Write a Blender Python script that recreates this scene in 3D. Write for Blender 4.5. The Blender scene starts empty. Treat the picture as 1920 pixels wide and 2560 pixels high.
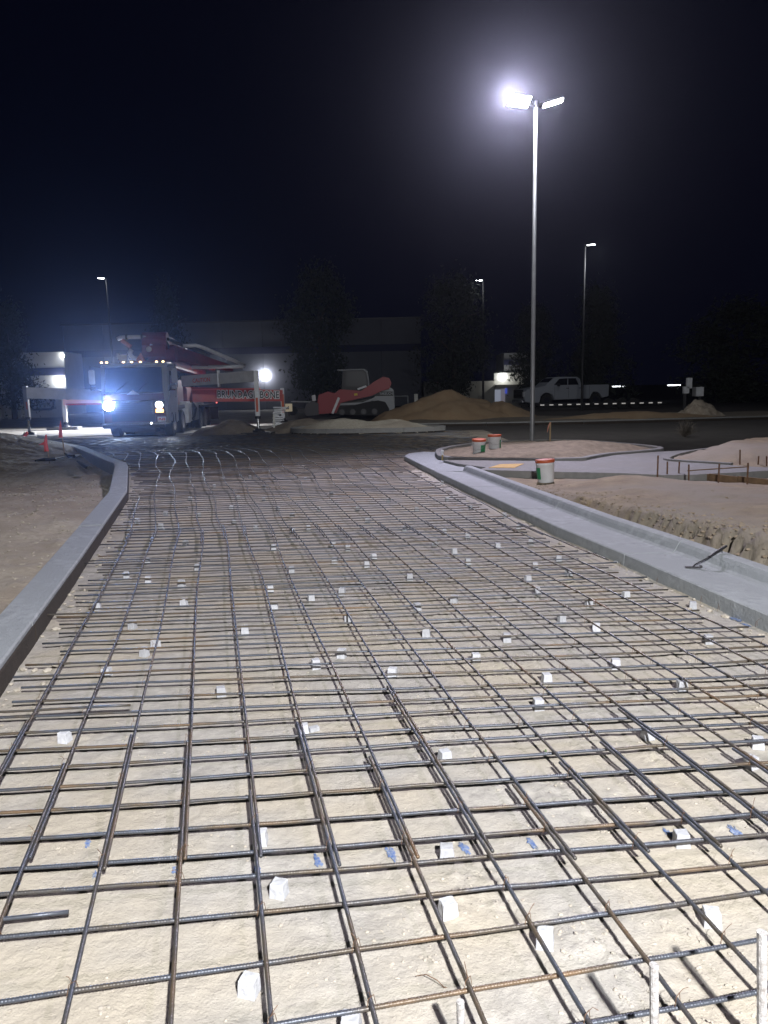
import bpy, bmesh, math, random
import numpy as np
from mathutils import Vector, Matrix, noise
random.seed(7)
S = bpy.context.scene
COL = S.collection
rad = math.radians

# ------------------------------------------------------------------ camera
F_PX, CAM_H = 1900.0, 1.7
PITCH, ROLL = math.atan(310 / 1900.0), rad(1.2)
Fv = Vector((0, math.cos(PITCH), -math.sin(PITCH)))
U0 = Vector((0, math.sin(PITCH), math.cos(PITCH)))
R0 = Vector((1, 0, 0))
Rv = R0 * math.cos(ROLL) - U0 * math.sin(ROLL)
Uv = U0 * math.cos(ROLL) + R0 * math.sin(ROLL)
cam = bpy.data.cameras.new('camera')
cam.sensor_fit = 'HORIZONTAL'; cam.sensor_width = 36.0; cam.lens = 36.0 * F_PX / 1920.0
cam.clip_start = 0.05; cam.clip_end = 900
camo = bpy.data.objects.new('camera', cam); COL.objects.link(camo)
M = Matrix.Identity(4)
for i in range(3):
    M[i][0] = Rv[i]; M[i][1] = Uv[i]; M[i][2] = -Fv[i]
M[2][3] = CAM_H
camo.matrix_world = M
S.camera = camo

def ray(px, py): return Fv + Rv * ((px - 960) / F_PX) + Uv * ((1280 - py) / F_PX)
def P(px, py, z=0.0):
    d = ray(px, py); t = (z - CAM_H) / d.z
    return Vector((d.x * t, d.y * t, z))
def D(px, py, Y):
    d = ray(px, py); t = Y / d.y
    return Vector((d.x * t, Y, CAM_H + d.z * t))

# ------------------------------------------------------------------ world
W = bpy.data.worlds.new('World'); S.world = W; W.use_nodes = True
wn = W.node_tree.nodes; wl = W.node_tree.links
bg = wn['Background']
bg.inputs['Color'].default_value = (0.0008, 0.0010, 0.0040, 1)
bg.inputs['Strength'].default_value = 1.0

# ------------------------------------------------------------------ lamps of the place
def lamp(name, kind, loc, power, color=(1, 1, 1), target=None, size=0.1, spot=60, blend=0.5):
    l = bpy.data.lights.new(name, kind); l.energy = power; l.color = color
    if kind in ('POINT', 'SPOT'): l.shadow_soft_size = size
    if kind == 'SPOT': l.spot_size = rad(spot); l.spot_blend = blend
    if kind == 'AREA': l.size = size
    o = bpy.data.objects.new(name, l); COL.objects.link(o); o.location = loc
    if target is not None:
        o.rotation_euler = (Vector(target) - Vector(loc)).to_track_quat('-Z', 'Y').to_euler()
    return o
# work light tower standing behind the photographer (the photograph's foreground light and its double shadows)
TOWER = Vector((1.75, -3.1, 4.8))
lamp('tower_lamp', 'SPOT', TOWER + Vector((-.22, 0, 0)), 4750, (1.0, 0.972, 0.935), (0.2, 4.2, 0), .07, 100, 1.0)
lamp('tower_lamp', 'SPOT', TOWER + Vector((-.06, .05, .12)), 1900, (0.94, 0.97, 1.0), (0.3, 7.0, 0), .07, 110, 1.0)

# ------------------------------------------------------------------ render settings
S.render.engine = 'CYCLES'
S.view_settings.view_transform = 'Standard'; S.view_settings.look = 'None'
S.view_settings.exposure = 0.0; S.view_settings.gamma = 1.0
S.view_settings.use_curve_mapping = False
S.cycles.use_denoising = True
S.cycles.max_bounces = 5; S.cycles.volume_bounces = 0
S.cycles.sample_clamp_indirect = 4.0
S.cycles.caustics_reflective = False; S.cycles.caustics_refractive = False

# ------------------------------------------------------------------ materials
MATS = {}
def mat(name, color, rough=0.7, metal=0.0, var=0.0, vscale=6.0, color2=None, bump=0.0, bscale=40.0, emit=None, estr=0.0,
        spec=0.5, rnd=0.0, detail=6.0, bump2=0.0, b2scale=200.0, coords='Object', tint=None, tscale=0.7):
    if name in MATS: return MATS[name]
    m = bpy.data.materials.new(name); m.use_nodes = True; MATS[name] = m
    nt = m.node_tree; n = nt.nodes; L = nt.links
    b = n['Principled BSDF']
    b.inputs['Roughness'].default_value = rough; b.inputs['Metallic'].default_value = metal
    b.inputs['Specular IOR Level'].default_value = spec
    c = (*color, 1)
    b.inputs['Base Color'].default_value = c
    tc = n.new('ShaderNodeTexCoord')
    src = None
    if var > 0 or color2:
        nz = n.new('ShaderNodeTexNoise'); nz.inputs['Scale'].default_value = vscale; nz.inputs['Detail'].default_value = detail
        nz.inputs['Roughness'].default_value = 0.62
        L.new(tc.outputs[coords], nz.inputs['Vector'])
        rp = n.new('ShaderNodeValToRGB')
        c2 = color2 if color2 else tuple(x * (1 - var) for x in color)
        rp.color_ramp.elements[0].position = 0.34; rp.color_ramp.elements[1].position = 0.66
        rp.color_ramp.elements[0].color = (*c2, 1); rp.color_ramp.elements[1].color = c
        L.new(nz.outputs['Fac'], rp.inputs['Fac']); src = rp.outputs['Color']
    if tint:
        n2 = n.new('ShaderNodeTexNoise'); n2.inputs['Scale'].default_value = tscale; n2.inputs['Detail'].default_value = 4
        L.new(tc.outputs[coords], n2.inputs['Vector'])
        r2 = n.new('ShaderNodeValToRGB'); r2.color_ramp.elements[0].position = 0.42; r2.color_ramp.elements[1].position = 0.6
        L.new(n2.outputs['Fac'], r2.inputs['Fac'])
        mx = n.new('ShaderNodeMix'); mx.data_type = 'RGBA'
        L.new(r2.outputs['Color'], mx.inputs['Factor'])
        if src: L.new(src, mx.inputs['A'])
        else: mx.inputs['A'].default_value = c
        mx.inputs['B'].default_value = (*tint, 1); src = mx.outputs['Result']
    if rnd > 0:
        oi = n.new('ShaderNodeObjectInfo'); mr = n.new('ShaderNodeMapRange')
        mr.inputs['To Min'].default_value = 1 - rnd; mr.inputs['To Max'].default_value = 1 + rnd
        L.new(oi.outputs['Random'], mr.inputs['Value'])
        hs = n.new('ShaderNodeHueSaturation')
        L.new(mr.outputs['Result'], hs.inputs['Value'])
        if src: L.new(src, hs.inputs['Color'])
        else: hs.inputs['Color'].default_value = c
        src = hs.outputs['Color']
    if src: L.new(src, b.inputs['Base Color'])
    last = None
    for (bv, bs, dist) in ((bump, bscale, 0.02), (bump2, b2scale, 0.004)):
        if bv > 0:
            nb = n.new('ShaderNodeTexNoise'); nb.inputs['Scale'].default_value = bs; nb.inputs['Detail'].default_value = 8
            nb.inputs['Roughness'].default_value = 0.65
            L.new(tc.outputs[coords], nb.inputs['Vector'])
            bp = n.new('ShaderNodeBump'); bp.inputs['Strength'].default_value = bv; bp.inputs['Distance'].default_value = dist
            L.new(nb.outputs['Fac'], bp.inputs['Height'])
            if last: L.new(last, bp.inputs['Normal'])
            last = bp.outputs['Normal']
    if last: L.new(last, b.inputs['Normal'])
    if emit:
        b.inputs['Emission Color'].default_value = (*emit, 1); b.inputs['Emission Strength'].default_value = estr
    return m

soil = mat('soil', (0.31, 0.25, 0.165), .95, var=.4, vscale=3, bump=1.0, bscale=9, bump2=1.0, b2scale=45, color2=(0.20, 0.155, 0.11), tint=(0.25, 0.22, 0.18), tscale=.5)
soil_grey = mat('soil_grey', (0.44, 0.40, 0.33), .95, vscale=13, bump=1.0, bscale=9, bump2=1.0, b2scale=45, color2=(0.32, 0.29, 0.235), tint=(0.29, 0.25, 0.20), tscale=.6)
soil_isl = mat('island_brown_soil', (0.25, 0.205, 0.15), .95, vscale=6, bump=1.0, bscale=9, bump2=1.0, b2scale=40, color2=(0.16, 0.13, 0.095))
soil_dark = mat('soil_dark', (0.20, 0.17, 0.135), .95, vscale=3, bump=.9, bscale=9, color2=(0.14, 0.115, 0.09))
base_m = mat('road_base', (0.455, 0.435, 0.405), .93, vscale=9, bump=.6, bscale=22, bump2=.8, b2scale=110, color2=(0.33, 0.315, 0.295), tint=(0.44, 0.40, 0.335), tscale=1.3)
asph = mat('asphalt', (0.052, 0.045, 0.042), .95, var=.4, vscale=1.4, bump=.8, bscale=20, color2=(0.035, 0.03, 0.029))
lot_m = mat('gravel_lot', (0.50, 0.49, 0.46), .95, vscale=1.0, bump=.6, bscale=12, color2=(0.27, 0.26, 0.235))
conc = mat('fresh_concrete', (0.38, 0.41, 0.44), .8, vscale=11, bump=.5, bscale=35, color2=(0.26, 0.282, 0.305), bump2=.4, b2scale=200, tint=(0.30, 0.325, 0.35), tscale=2.2, detail=10)
conc2 = mat('sidewalk_concrete', (0.24, 0.24, 0.24), .85, vscale=8, bump=.4, bscale=40, color2=(0.175, 0.177, 0.18), tint=(.20, .198, .192), tscale=1.5, detail=9)
block_m = mat('white_cement', (0.52, 0.54, 0.59), .9, vscale=35, bump=.3, bscale=70, color2=(0.40, 0.41, 0.45), rnd=.18)
felt = mat('expansion_felt', (0.035, 0.026, 0.02), .95, var=.4, vscale=12, bump=.5, bscale=50)
wood = mat('form_wood', (0.20, 0.13, 0.075), .85, var=.4, vscale=12)
stakew = mat('stake_wood', (0.45, 0.33, 0.2), .8, var=.3, vscale=20)
rust = mat('rusty_rod', (0.16, 0.085, 0.045), .85, var=.5, vscale=30)
white = mat('white_paint', (0.68, 0.70, 0.74), .45, var=.2, vscale=4)
greyw = mat('beam_grey_paint', (0.60, 0.61, 0.64), .5, var=.2, vscale=3)
redp = mat('red_paint', (0.40, 0.022, 0.02), .4, var=.3, vscale=3)
redd = mat('dusty_red_paint', (0.18, 0.019, 0.020), .55, var=.5, vscale=4)
redl = mat('red_lettering', (0.62, 0.10, 0.08), .6)
blackp = mat('black_paint', (0.015, 0.015, 0.018), .5)
rubber = mat('rubber', (0.02, 0.02, 0.021), .8, bump=.4, bscale=20)
glass = mat('dark_glass', (0.01, 0.012, 0.017), .12, spec=.6)
chrome = mat('chrome', (0.6, 0.62, 0.65), .25, metal=1.0)
galv = mat('galvanised_steel', (0.30, 0.31, 0.33), .45, metal=.3, var=.2, vscale=3)
darkst = mat('dark_steel', (0.06, 0.06, 0.065), .5, metal=.5)
maroon = mat('maroon_paint', (0.07, 0.018, 0.025), .4)
cabm = mat('cab_cream_paint', (0.30, 0.30, 0.29), .35, var=.15, vscale=3)
orangep = mat('orange_plastic', (0.45, 0.09, 0.035), .5)
pinkf = mat('pink_ribbon', (0.85, 0.13, 0.12), .6)
greenp = mat('green_label', (0.02, 0.22, 0.09), .5)
bluep = mat('blue_marking_paint', (0.03, 0.10, 0.34), .9, vscale=70, color2=(0.30, 0.33, 0.38))
yellow = mat('yellow_tactile', (0.56, 0.36, 0.12), .8, var=.15, vscale=8)
bwall = mat('warehouse_wall', (0.13, 0.14, 0.17), .85, var=.12, vscale=.6)
bstripe = mat('navy_stripe', (0.03, 0.035, 0.09), .8)
bwhite = mat('pale_wall', (0.55, 0.55, 0.52), .85, var=.1, vscale=1)
leafm = mat('dark_leaves', (0.035, 0.045, 0.032), .75, rnd=.3)
bark = mat('bark', (0.07, 0.055, 0.045), .9, bump=.6, bscale=12)
weed_m = mat('weed_green', (0.08, 0.12, 0.05), .8)
dry_m = mat('dry_twigs', (0.10, 0.085, 0.07), .9)
def emis(name, c, s): return mat(name, (0.9, 0.9, 0.9), .5, emit=c, estr=s)
e_lamp = emis('lit_led_panel', (0.96, 0.95, 1.0), 220)
e_far = emis('lit_lamp_far', (0.95, 0.98, 1.0), 25)
e_head = emis('lit_headlight', (0.6, 0.76, 1.0), 400)
e_head2 = emis('lit_headlight_dim', (0.85, 0.9, 1.0), 9)
e_amber = emis('lit_amber', (1.0, 0.42, 0.12), 5)
e_mark = emis('lit_marker', (1.0, 0.62, 0.25), 6)
e_red = emis('lit_red', (1.0, 0.12, 0.1), 2)
e_win = emis('lit_window', (0.7, 0.78, 1.0), .22)
reflect = emis('reflector_tape_glow', (0.9, 0.85, 0.8), .28)  # tape emits a little itself in place of light thrown back

def steel_mat():
    m = bpy.data.materials.new('rebar_steel'); m.use_nodes = True
    nt = m.node_tree; n = nt.nodes; L = nt.links; b = n['Principled BSDF']
    tc = n.new('ShaderNodeTexCoord'); oi = n.new('ShaderNodeObjectInfo')
    ad = n.new('ShaderNodeVectorMath'); ad.operation = 'ADD'
    L.new(tc.outputs['Object'], ad.inputs[0])
    cb = n.new('ShaderNodeCombineXYZ'); ml = n.new('ShaderNodeMath'); ml.operation = 'MULTIPLY'; ml.inputs[1].default_value = 37
    L.new(oi.outputs['Random'], ml.inputs[0]); L.new(ml.outputs[0], cb.inputs['Z']); L.new(cb.outputs[0], ad.inputs[1])
    nz = n.new('ShaderNodeTexNoise'); nz.inputs['Scale'].default_value = 2.3; nz.inputs['Detail'].default_value = 5
    L.new(ad.outputs[0], nz.inputs['Vector'])
    rp = n.new('ShaderNodeValToRGB')
    e = rp.color_ramp.elements
    e[0].position = .44; e[0].color = (.085, .095, .12, 1); e[1].position = .76; e[1].color = (.19, .115, .06, 1)
    k = rp.color_ramp.elements.new(.56); k.color = (.085, .072, .058, 1)
    L.new(nz.outputs['Fac'], rp.inputs['Fac']); L.new(rp.outputs['Color'], b.inputs['Base Color'])
    r2 = n.new('ShaderNodeValToRGB'); e = r2.color_ramp.elements
    e[0].position = .45; e[0].color = (.45,) * 3 + (1,); e[1].position = .62; e[1].color = (.15,) * 3 + (1,)
    L.new(nz.outputs['Fac'], r2.inputs['Fac']); L.new(r2.outputs['Color'], b.inputs['Metallic'])
    b.inputs['Roughness'].default_value = .42
    nb = n.new('ShaderNodeTexNoise'); nb.inputs['Scale'].default_value = 160
    L.new(tc.outputs['Object'], nb.inputs['Vector'])
    bp = n.new('ShaderNodeBump'); bp.inputs['Strength'].default_value = .5; bp.inputs['Distance'].default_value = .002
    L.new(nb.outputs['Fac'], bp.inputs['Height']); L.new(bp.outputs['Normal'], b.inputs['Normal'])
    return m
steel = steel_mat()

# ------------------------------------------------------------------ mesh helpers
def link_mesh(name, me, material, parent=None, loc=(0, 0, 0), rot=(0, 0, 0)):
    o = bpy.data.objects.new(name, me); COL.objects.link(o)
    if material is not None and not me.materials: me.materials.append(material)
    o.location = loc; o.rotation_euler = rot
    if parent is not None: o.parent = parent
    return o
def tag(o, label=None, cat=None, group=None, kind=None):
    if label: o['label'] = label
    if cat: o['category'] = cat
    if group: o['group'] = group
    if kind: o['kind'] = kind
    return o
def empty(name, loc, rotz=0, label=None, cat=None, group=None):
    o = bpy.data.objects.new(name, None); COL.objects.link(o); o.location = loc; o.rotation_euler = (0, 0, rotz)
    o.empty_display_size = .2
    return tag(o, label, cat, group)
class MB:
    def __init__(s): s.v = []; s.f = []
    def add(s, vs, fs):
        k = len(s.v); s.v += [tuple(v) for v in vs]; s.f += [tuple(i + k for i in f) for f in fs]; return s
    def box(s, c, d, rz=0, rx=0, ry=0, taper=1.0):
        m = Matrix.Rotation(rz, 3, 'Z') @ Matrix.Rotation(rx, 3, 'X') @ Matrix.Rotation(ry, 3, 'Y')
        vs = []
        for sz in (-1, 1):
            t = taper if sz > 0 else 1
            for sx, sy in ((-1, -1), (1, -1), (1, 1), (-1, 1)):
                vs.append(Vector(c) + m @ Vector((sx * d[0] / 2 * t, sy * d[1] / 2 * t, sz * d[2] / 2)))
        return s.add(vs, [(3, 2, 1, 0), (4, 5, 6, 7), (0, 1, 5, 4), (1, 2, 6, 5), (2, 3, 7, 6), (3, 0, 4, 7)])
    def tube(s, pts, r, n=8, cap=True):
        pts = [Vector(p) for p in pts]; rs = r if isinstance(r, (list, tuple)) else [r] * len(pts)
        up = Vector((0, 0, 1)); vs = []; fs = []
        d0 = (pts[1] - pts[0]).normalized()
        a = d0.cross(up)
        if a.length < .1: a = d0.cross(Vector((1, 0, 0)))
        a.normalize()
        for i, p in enumerate(pts):
            d = (pts[min(i + 1, len(pts) - 1)] - pts[max(i - 1, 0)]).normalized()
            a = (a - d * a.dot(d)).normalized(); b = d.cross(a)
            for j in range(n):
                t = 2 * math.pi * j / n
                vs.append(p + (a * math.cos(t) + b * math.sin(t)) * rs[i])
        for i in range(len(pts) - 1):
            for j in range(n):
                fs.append((i * n + j, (i + 1) * n + j, (i + 1) * n + (j + 1) % n, i * n + (j + 1) % n))
        if cap:
            fs.append(tuple(range(n))); fs.append(tuple(reversed(range((len(pts) - 1) * n, len(pts) * n))))
        return s.add(vs, fs)
    def cyl(s, p0, p1, r0, r1=None, n=16): return s.tube([p0, p1], [r0, r0 if r1 is None else r1], n)
    def prism(s, prof, a, b, axis='x'):
        """prof: list of 2D points, extruded between a and b along axis (x: prof=(y,z), y: prof=(x,z), z: prof=(x,y))"""
        def q(p, t): return (t, p[0], p[1]) if axis == 'x' else ((p[0], t, p[1]) if axis == 'y' else (p[0], p[1], t))
        n = len(prof)
        vs = [q(p, a) for p in prof] + [q(p, b) for p in prof]
        fs = [tuple(range(n)), tuple(range(2 * n - 1, n - 1, -1))] + [(i, i + n, (i + 1) % n + n, (i + 1) % n) for i in range(n)]
        return s.add(vs, fs)
    def ball(s, c, r, n=8, sq=(1, 1, 1)):
        vs = []; fs = []; m = n // 2 + 1
        for i in range(m + 1):
            ph = math.pi * i / m
            for j in range(n):
                t = 2 * math.pi * j / n
                vs.append((c[0] + r * sq[0] * math.sin(ph) * math.cos(t), c[1] + r * sq[1] * math.sin(ph) * math.sin(t), c[2] + r * sq[2] * math.cos(ph)))
        for i in range(m):
            for j in range(n): fs.append((i * n + j, (i + 1) * n + j, (i + 1) * n + (j + 1) % n, i * n + (j + 1) % n))
        return s.add(vs, fs)
    def mesh(s, name, smooth=False, bevel=0):
        me = bpy.data.meshes.new(name); me.from_pydata(s.v, [], s.f); me.update()
        bm = bmesh.new(); bm.from_mesh(me)
        if bevel > 0:
            es = [e for e in bm.edges if len(e.link_faces) == 2 and e.calc_face_angle(0) > .6]
            bmesh.ops.bevel(bm, geom=es, offset=bevel, segments=2, affect='EDGES', clamp_overlap=True)
        bmesh.ops.recalc_face_normals(bm, faces=bm.faces)
        bm.to_mesh(me); bm.free()
        if smooth:
            me.polygons.foreach_set('use_smooth', [True] * len(me.polygons))
        return me
    def build(s, name, material, parent=None, loc=(0, 0, 0), rot=(0, 0, 0), smooth=False, bevel=0):
        return link_mesh(name, s.mesh(name, smooth, bevel), material, parent, loc, rot)
def lathe(name, prof, material, parent=None, loc=(0, 0, 0), n=24, rot=(0, 0, 0), cap=True):
    vs = []; fs = []
    for (r, z) in prof:
        for j in range(n):
            t = 2 * math.pi * j / n; vs.append((r * math.cos(t), r * math.sin(t), z))
    for i in range(len(prof) - 1):
        for j in range(n): fs.append((i * n + j, i * n + (j + 1) % n, (i + 1) * n + (j + 1) % n, (i + 1) * n + j))
    if cap: fs.append(tuple(reversed(range(n)))); fs.append(tuple(range((len(prof) - 1) * n, len(prof) * n)))
    b = MB(); b.add(vs, fs)
    me = b.mesh(name); me.polygons.foreach_set('use_smooth', [len(p.vertices) == 4 for p in me.polygons])
    return link_mesh(name, me, material, parent, loc, rot)
def text_obj(name, txt, size, material, parent, loc, rot, offset=0.0, extrude=.004, shear=0.0, space=1.0, sx=1.0):
    c = bpy.data.curves.new(name, 'FONT'); c.body = txt; c.size = size; c.extrude = extrude; c.offset = offset
    c.align_x = 'CENTER'; c.align_y = 'CENTER'; c.space_character = space; c.shear = shear; c.resolution_u = 3
    t = bpy.data.objects.new(name, c); COL.objects.link(t)
    me = bpy.data.meshes.new_from_object(t.evaluated_get(bpy.context.evaluated_depsgraph_get()))
    bpy.data.objects.remove(t); me.materials.clear()
    o = link_mesh(name, me, material, parent, loc, rot); o.scale = (sx, 1, 1)
    return o
def copy_tree(o, parent=None):
    c = o.copy(); COL.objects.link(c)
    if parent is not None: c.parent = parent
    for ch in list(o.children): copy_tree(ch, c)
    return c
def nz(x, y, z=0.0): return noise.noise(Vector((x, y, z)))
def fbm(x, y, o=4, z=0.0):
    a = 1; s = 0; f = 1
    for _ in range(o): s += a * noise.noise(Vector((x * f, y * f, z))); a *= .5; f *= 2.03
    return s
def grid(name, xs, ys, hf, material, smooth=True, **k):
    vs = [(*((x, y)), hf(x, y)) for y in ys for x in xs]; nx = len(xs)
    fs = [(j * nx + i, j * nx + i + 1, (j + 1) * nx + i + 1, (j + 1) * nx + i) for j in range(len(ys) - 1) for i in range(nx - 1)]
    me = bpy.data.meshes.new(name); me.from_pydata(vs, [], fs); me.update()
    me.polygons.foreach_set('use_smooth', [smooth] * len(me.polygons))
    return tag(link_mesh(name, me, material), **k)
def lerp_path(path, y):
    """x of a polyline path given as (x, y) with rising y"""
    if y <= path[0][1]:
        (x0, y0), (x1, y1) = path[0], path[1]
    else:
        for (x0, y0), (x1, y1) in zip(path, path[1:]):
            if y <= y1: break
    return x0 + (x1 - x0) * (y - y0) / (y1 - y0)
def arange(a, b, s): return [a + s * i for i in range(int(round((b - a) / s)) + 1)]
def inside(p, poly):
    c = False; n = len(poly)
    for i in range(n):
        (x0, y0), (x1, y1) = poly[i], poly[(i + 1) % n]
        if (y0 > p[1]) != (y1 > p[1]) and p[0] < (x1 - x0) * (p[1] - y0) / (y1 - y0) + x0: c = not c
    return c
def pdist(p, poly, closed=True):
    best = 1e9; n = len(poly); px, py = p
    for i in range(n if closed else n - 1):
        (x0, y0), (x1, y1) = poly[i], poly[(i + 1) % n]
        dx, dy = x1 - x0, y1 - y0; L = dx * dx + dy * dy or 1e-9
        t = max(0, min(1, ((px - x0) * dx + (py - y0) * dy) / L))
        d = math.hypot(px - x0 - t * dx, py - y0 - t * dy)
        if d < best: best = d
    return best
def smooth_poly(pts, it=2, closed=True):
    for _ in range(it):
        q = []; n = len(pts)
        rng = range(n) if closed else range(n - 1)
        if not closed: q.append(pts[0])
        for i in rng:
            a, b = pts[i], pts[(i + 1) % n]
            q.append((a[0] * .75 + b[0] * .25, a[1] * .75 + b[1] * .25)); q.append((a[0] * .25 + b[0] * .75, a[1] * .25 + b[1] * .75))
        if not closed: q.append(pts[-1])
        pts = q
    return pts
def sweep(name, path, prof, material, parent=None, closed=False, smooth=False):
    """sweep a cross section prof = [(offset to the right of travel, z)] along a ground path of (x, y[, z])"""
    n = len(path); vs = []; fs = []; m = len(prof)
    for i in range(n):
        p = path[i]
        a = path[(i - 1) % n] if (closed or i > 0) else path[i]
        b = path[(i + 1) % n] if (closed or i < n - 1) else path[i]
        dx, dy = b[0] - a[0], b[1] - a[1]; L = math.hypot(dx, dy); rx, ry = dy / L, -dx / L
        z = p[2] if len(p) > 2 else 0
        for (o, h) in prof: vs.append((p[0] + rx * o, p[1] + ry * o, z + h))
    for i in range(n if closed else n - 1):
        j = (i + 1) % n
        for k in range(m): fs.append((i * m + k, j * m + k, j * m + (k + 1) % m, i * m + (k + 1) % m))
    if not closed: fs.append(tuple(range(m))); fs.append(tuple(range((n - 1) * m, n * m)))
    b = MB(); b.add(vs, fs)
    return b.build(name, material, parent, smooth=smooth)

# ------------------------------------------------------------------ paths measured on the ground
LK = [(-.30, -4.0), (-1.30, 0.0), (-2.26, 4.23), (-3.30, 8.71), (-4.20, 12.42), (-5.72, 16.9), (-6.36, 18.18), (-8.98, 22.94), (-11.61, 26.61), (-14.2, 28.9)]
RK = [(4.3, -4.0), (3.45, 0.0), (2.60, 5.0), (2.24, 6.97), (1.94, 8.45), (1.40, 11.8), (1.00, 14.3)]
def sub_path(path, step=.25, y0=None, y1=None):
    out = []
    for (x0, yy0), (x1, yy1) in zip(path, path[1:]):
        L = math.hypot(x1 - x0, yy1 - yy0); k = max(1, int(L / step))
        for i in range(k): out.append((x0 + (x1 - x0) * i / k, yy0 + (yy1 - yy0) * i / k))
    out.append(path[-1])
    if y0 is not None: out = [p for p in out if y0 <= p[1] <= y1]
    return out
LKs = [LK[0], LK[1], LK[2], (-2.95, 7.2), (-3.62, 10.0), (-4.15, 12.2), (-5.55, 16.5), (-5.85, 17.3), (-6.6, 18.6), (-8.98, 22.94), (-11.61, 26.61), (-14.2, 28.9)]

LK0 = [(-.30, -4.0), (-1.30, 0.0), (-2.26, 4.23), (-3.30, 8.71), (-4.15, 12.2), (-5.55, 16.5), (-5.85, 17.3), (-6.6, 18.6), (-8.98, 22.94), (-11.61, 26.61), (-14.2, 28.9)]
# ------------------------------------------------------------------ the ground
g = MB().add([(-400, -60, 0), (400, -60, 0), (400, 700, 0), (-400, 700, 0)], [(0, 1, 2, 3)]).build('ground', asph, loc=(0, 0, -.45)); tag(g, kind='structure')
# intersection subgrade sheet (dark compacted ground), cut to lie under kerbs
xs = arange(-22, 34, .4); ys = arange(15.5, 60, .4)
def far_h(x, y):
    if y < 29.5 and x < lerp_path(LK0, y) + .05: return -.42
    return -.012 + .012 * fbm(x * .8, y * .8, 3) + .02 * max(0, fbm(x * .25, y * .5, 2)) * (1 if y > 30 else .2)
grid('subgrade', xs, ys, far_h, asph, kind='structure')
# bright gravel lot round the pump truck
lotp = [(-60, 31), (-15, 29.8), (-11.5, 31.6), (-8.5, 31.2), (-6.5, 33.5), (-3.5, 36.5), (-2.5, 50), (-2.0, 68), (-60, 68)]
b = MB().prism(lotp, .0, .02, 'z'); o = b.build('gravel_lot', lot_m); tag(o, kind='structure')

# road base between the kerbs, fine relief near the camera
def base_h(x, y):
    h = .010 * fbm(x * .9, y * .9, 3) + .006 * fbm(x * 4, y * 4, 3)
    if y < 8:
        c = fbm(x * 2.1 + 4, y * 2.1, 2)
        c = max(0, c - .10) * (1.4 if x > .2 else .7)
        h += .042 * c * abs(fbm(x * 20, y * 20, 2)) + .0028 * fbm(x * 26, y * 26, 2)
    return h - .002
LK0 = [(-.30, -4.0), (-1.30, 0.0), (-2.26, 4.23), (-3.30, 8.71), (-4.15, 12.2), (-5.55, 16.5), (-5.85, 17.3), (-6.6, 18.6), (-8.98, 22.94), (-11.61, 26.61), (-14.2, 28.9)]
def clip(h): return lambda x, y: h(x, y) if lerp_path(LK0, y) - .12 < x and (y > 14 or x < lerp_path(RK, y) + .3) else -.4
grid('road_base', arange(-3.6, 3.6, .018), arange(1.0, 6.6, .018), clip(base_h), base_m, kind='structure')
fx = lambda x, y: base_h(x, y) - .001
o = grid('road_base', arange(-10, 6, .08), arange(6.5, 19.5, .12), clip(lambda x, y: base_h(x, y) + .006), base_m, kind='structure')
o = grid('road_base', arange(-7, 7, .25), arange(-5, 1.2, .2), lambda x, y: base_h(x, y) - .012, base_m, kind='structure')
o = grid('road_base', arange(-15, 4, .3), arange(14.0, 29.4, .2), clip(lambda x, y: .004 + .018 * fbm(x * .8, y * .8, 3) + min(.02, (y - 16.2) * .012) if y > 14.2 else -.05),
         mat('dimmed_road_base', (0.27, 0.235, 0.19), .95, vscale=1.5, bump=.7, bscale=12, color2=(0.15, 0.125, 0.105)), kind='structure')  # far base coloured darker to stand for the light falling off

# loose clods and stone chips on the base
def scatter(name, n, fpos, rmin, rmax, material, seed, kind='stuff', flat=.6):
    rng = random.Random(seed); vs = []; fs = []
    ico = [(0, 0, 1), (.89, 0, .45), (.28, .85, .45), (-.72, .53, .45), (-.72, -.53, .45), (.28, -.85, .45),
           (.72, .53, -.45), (-.28, .85, -.45), (-.89, 0, -.45), (-.28, -.85, -.45), (.72, -.53, -.45), (0, 0, -1)]
    fc = [(0, 1, 2), (0, 2, 3), (0, 3, 4), (0, 4, 5), (0, 5, 1), (1, 6, 2), (2, 7, 3), (3, 8, 4), (4, 9, 5), (5, 10, 1),
          (2, 6, 7), (3, 7, 8), (4, 8, 9), (5, 9, 10), (1, 10, 6), (11, 7, 6), (11, 8, 7), (11, 9, 8), (11, 10, 9), (11, 6, 10)]
    for _ in range(n):
        p = fpos(rng)
        if p is None: continue
        r = rmin + (rmax - rmin) * rng.random() ** 3
        a = rng.random() * 6.28; ca, sa = math.cos(a), math.sin(a); sx, sy, sz = rng.uniform(.7, 1.4), rng.uniform(.6, 1.1), rng.uniform(.35, flat)
        k = len(vs)
        for v in ico:
            j = rng.uniform(.75, 1.2); x, y, z = v[0] * sx * j, v[1] * sy * j, v[2] * sz * j
            vs.append((p[0] + r * (x * ca - y * sa), p[1] + r * (x * sa + y * ca), p[2] + r * z))
        fs += [(a_ + k, b_ + k, c_ + k) for a_, b_, c_ in fc]
    me = bpy.data.meshes.new(name); me.from_pydata(vs, [], fs); me.update()
    return tag(link_mesh(name, me, material), kind=kind)
def near_pos(r):
    for _ in range(8):
        y = 1.4 + 5.0 * r.random() ** 1.5; x = r.uniform(-2.4, 2.8)
        c = fbm(x * 2.1 + 4, y * 2.1, 2) + (.15 if x > 0 else -.05)
        if r.random() < max(.05, c * 2.2): return (x, y, base_h(x, y) + .001)
    return None
scatter('gravel', 9000, near_pos, .0016, .009, mat('clod', (0.50, 0.46, 0.40), .95, vscale=40, color2=(0.34, 0.31, 0.27)), 3)
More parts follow.
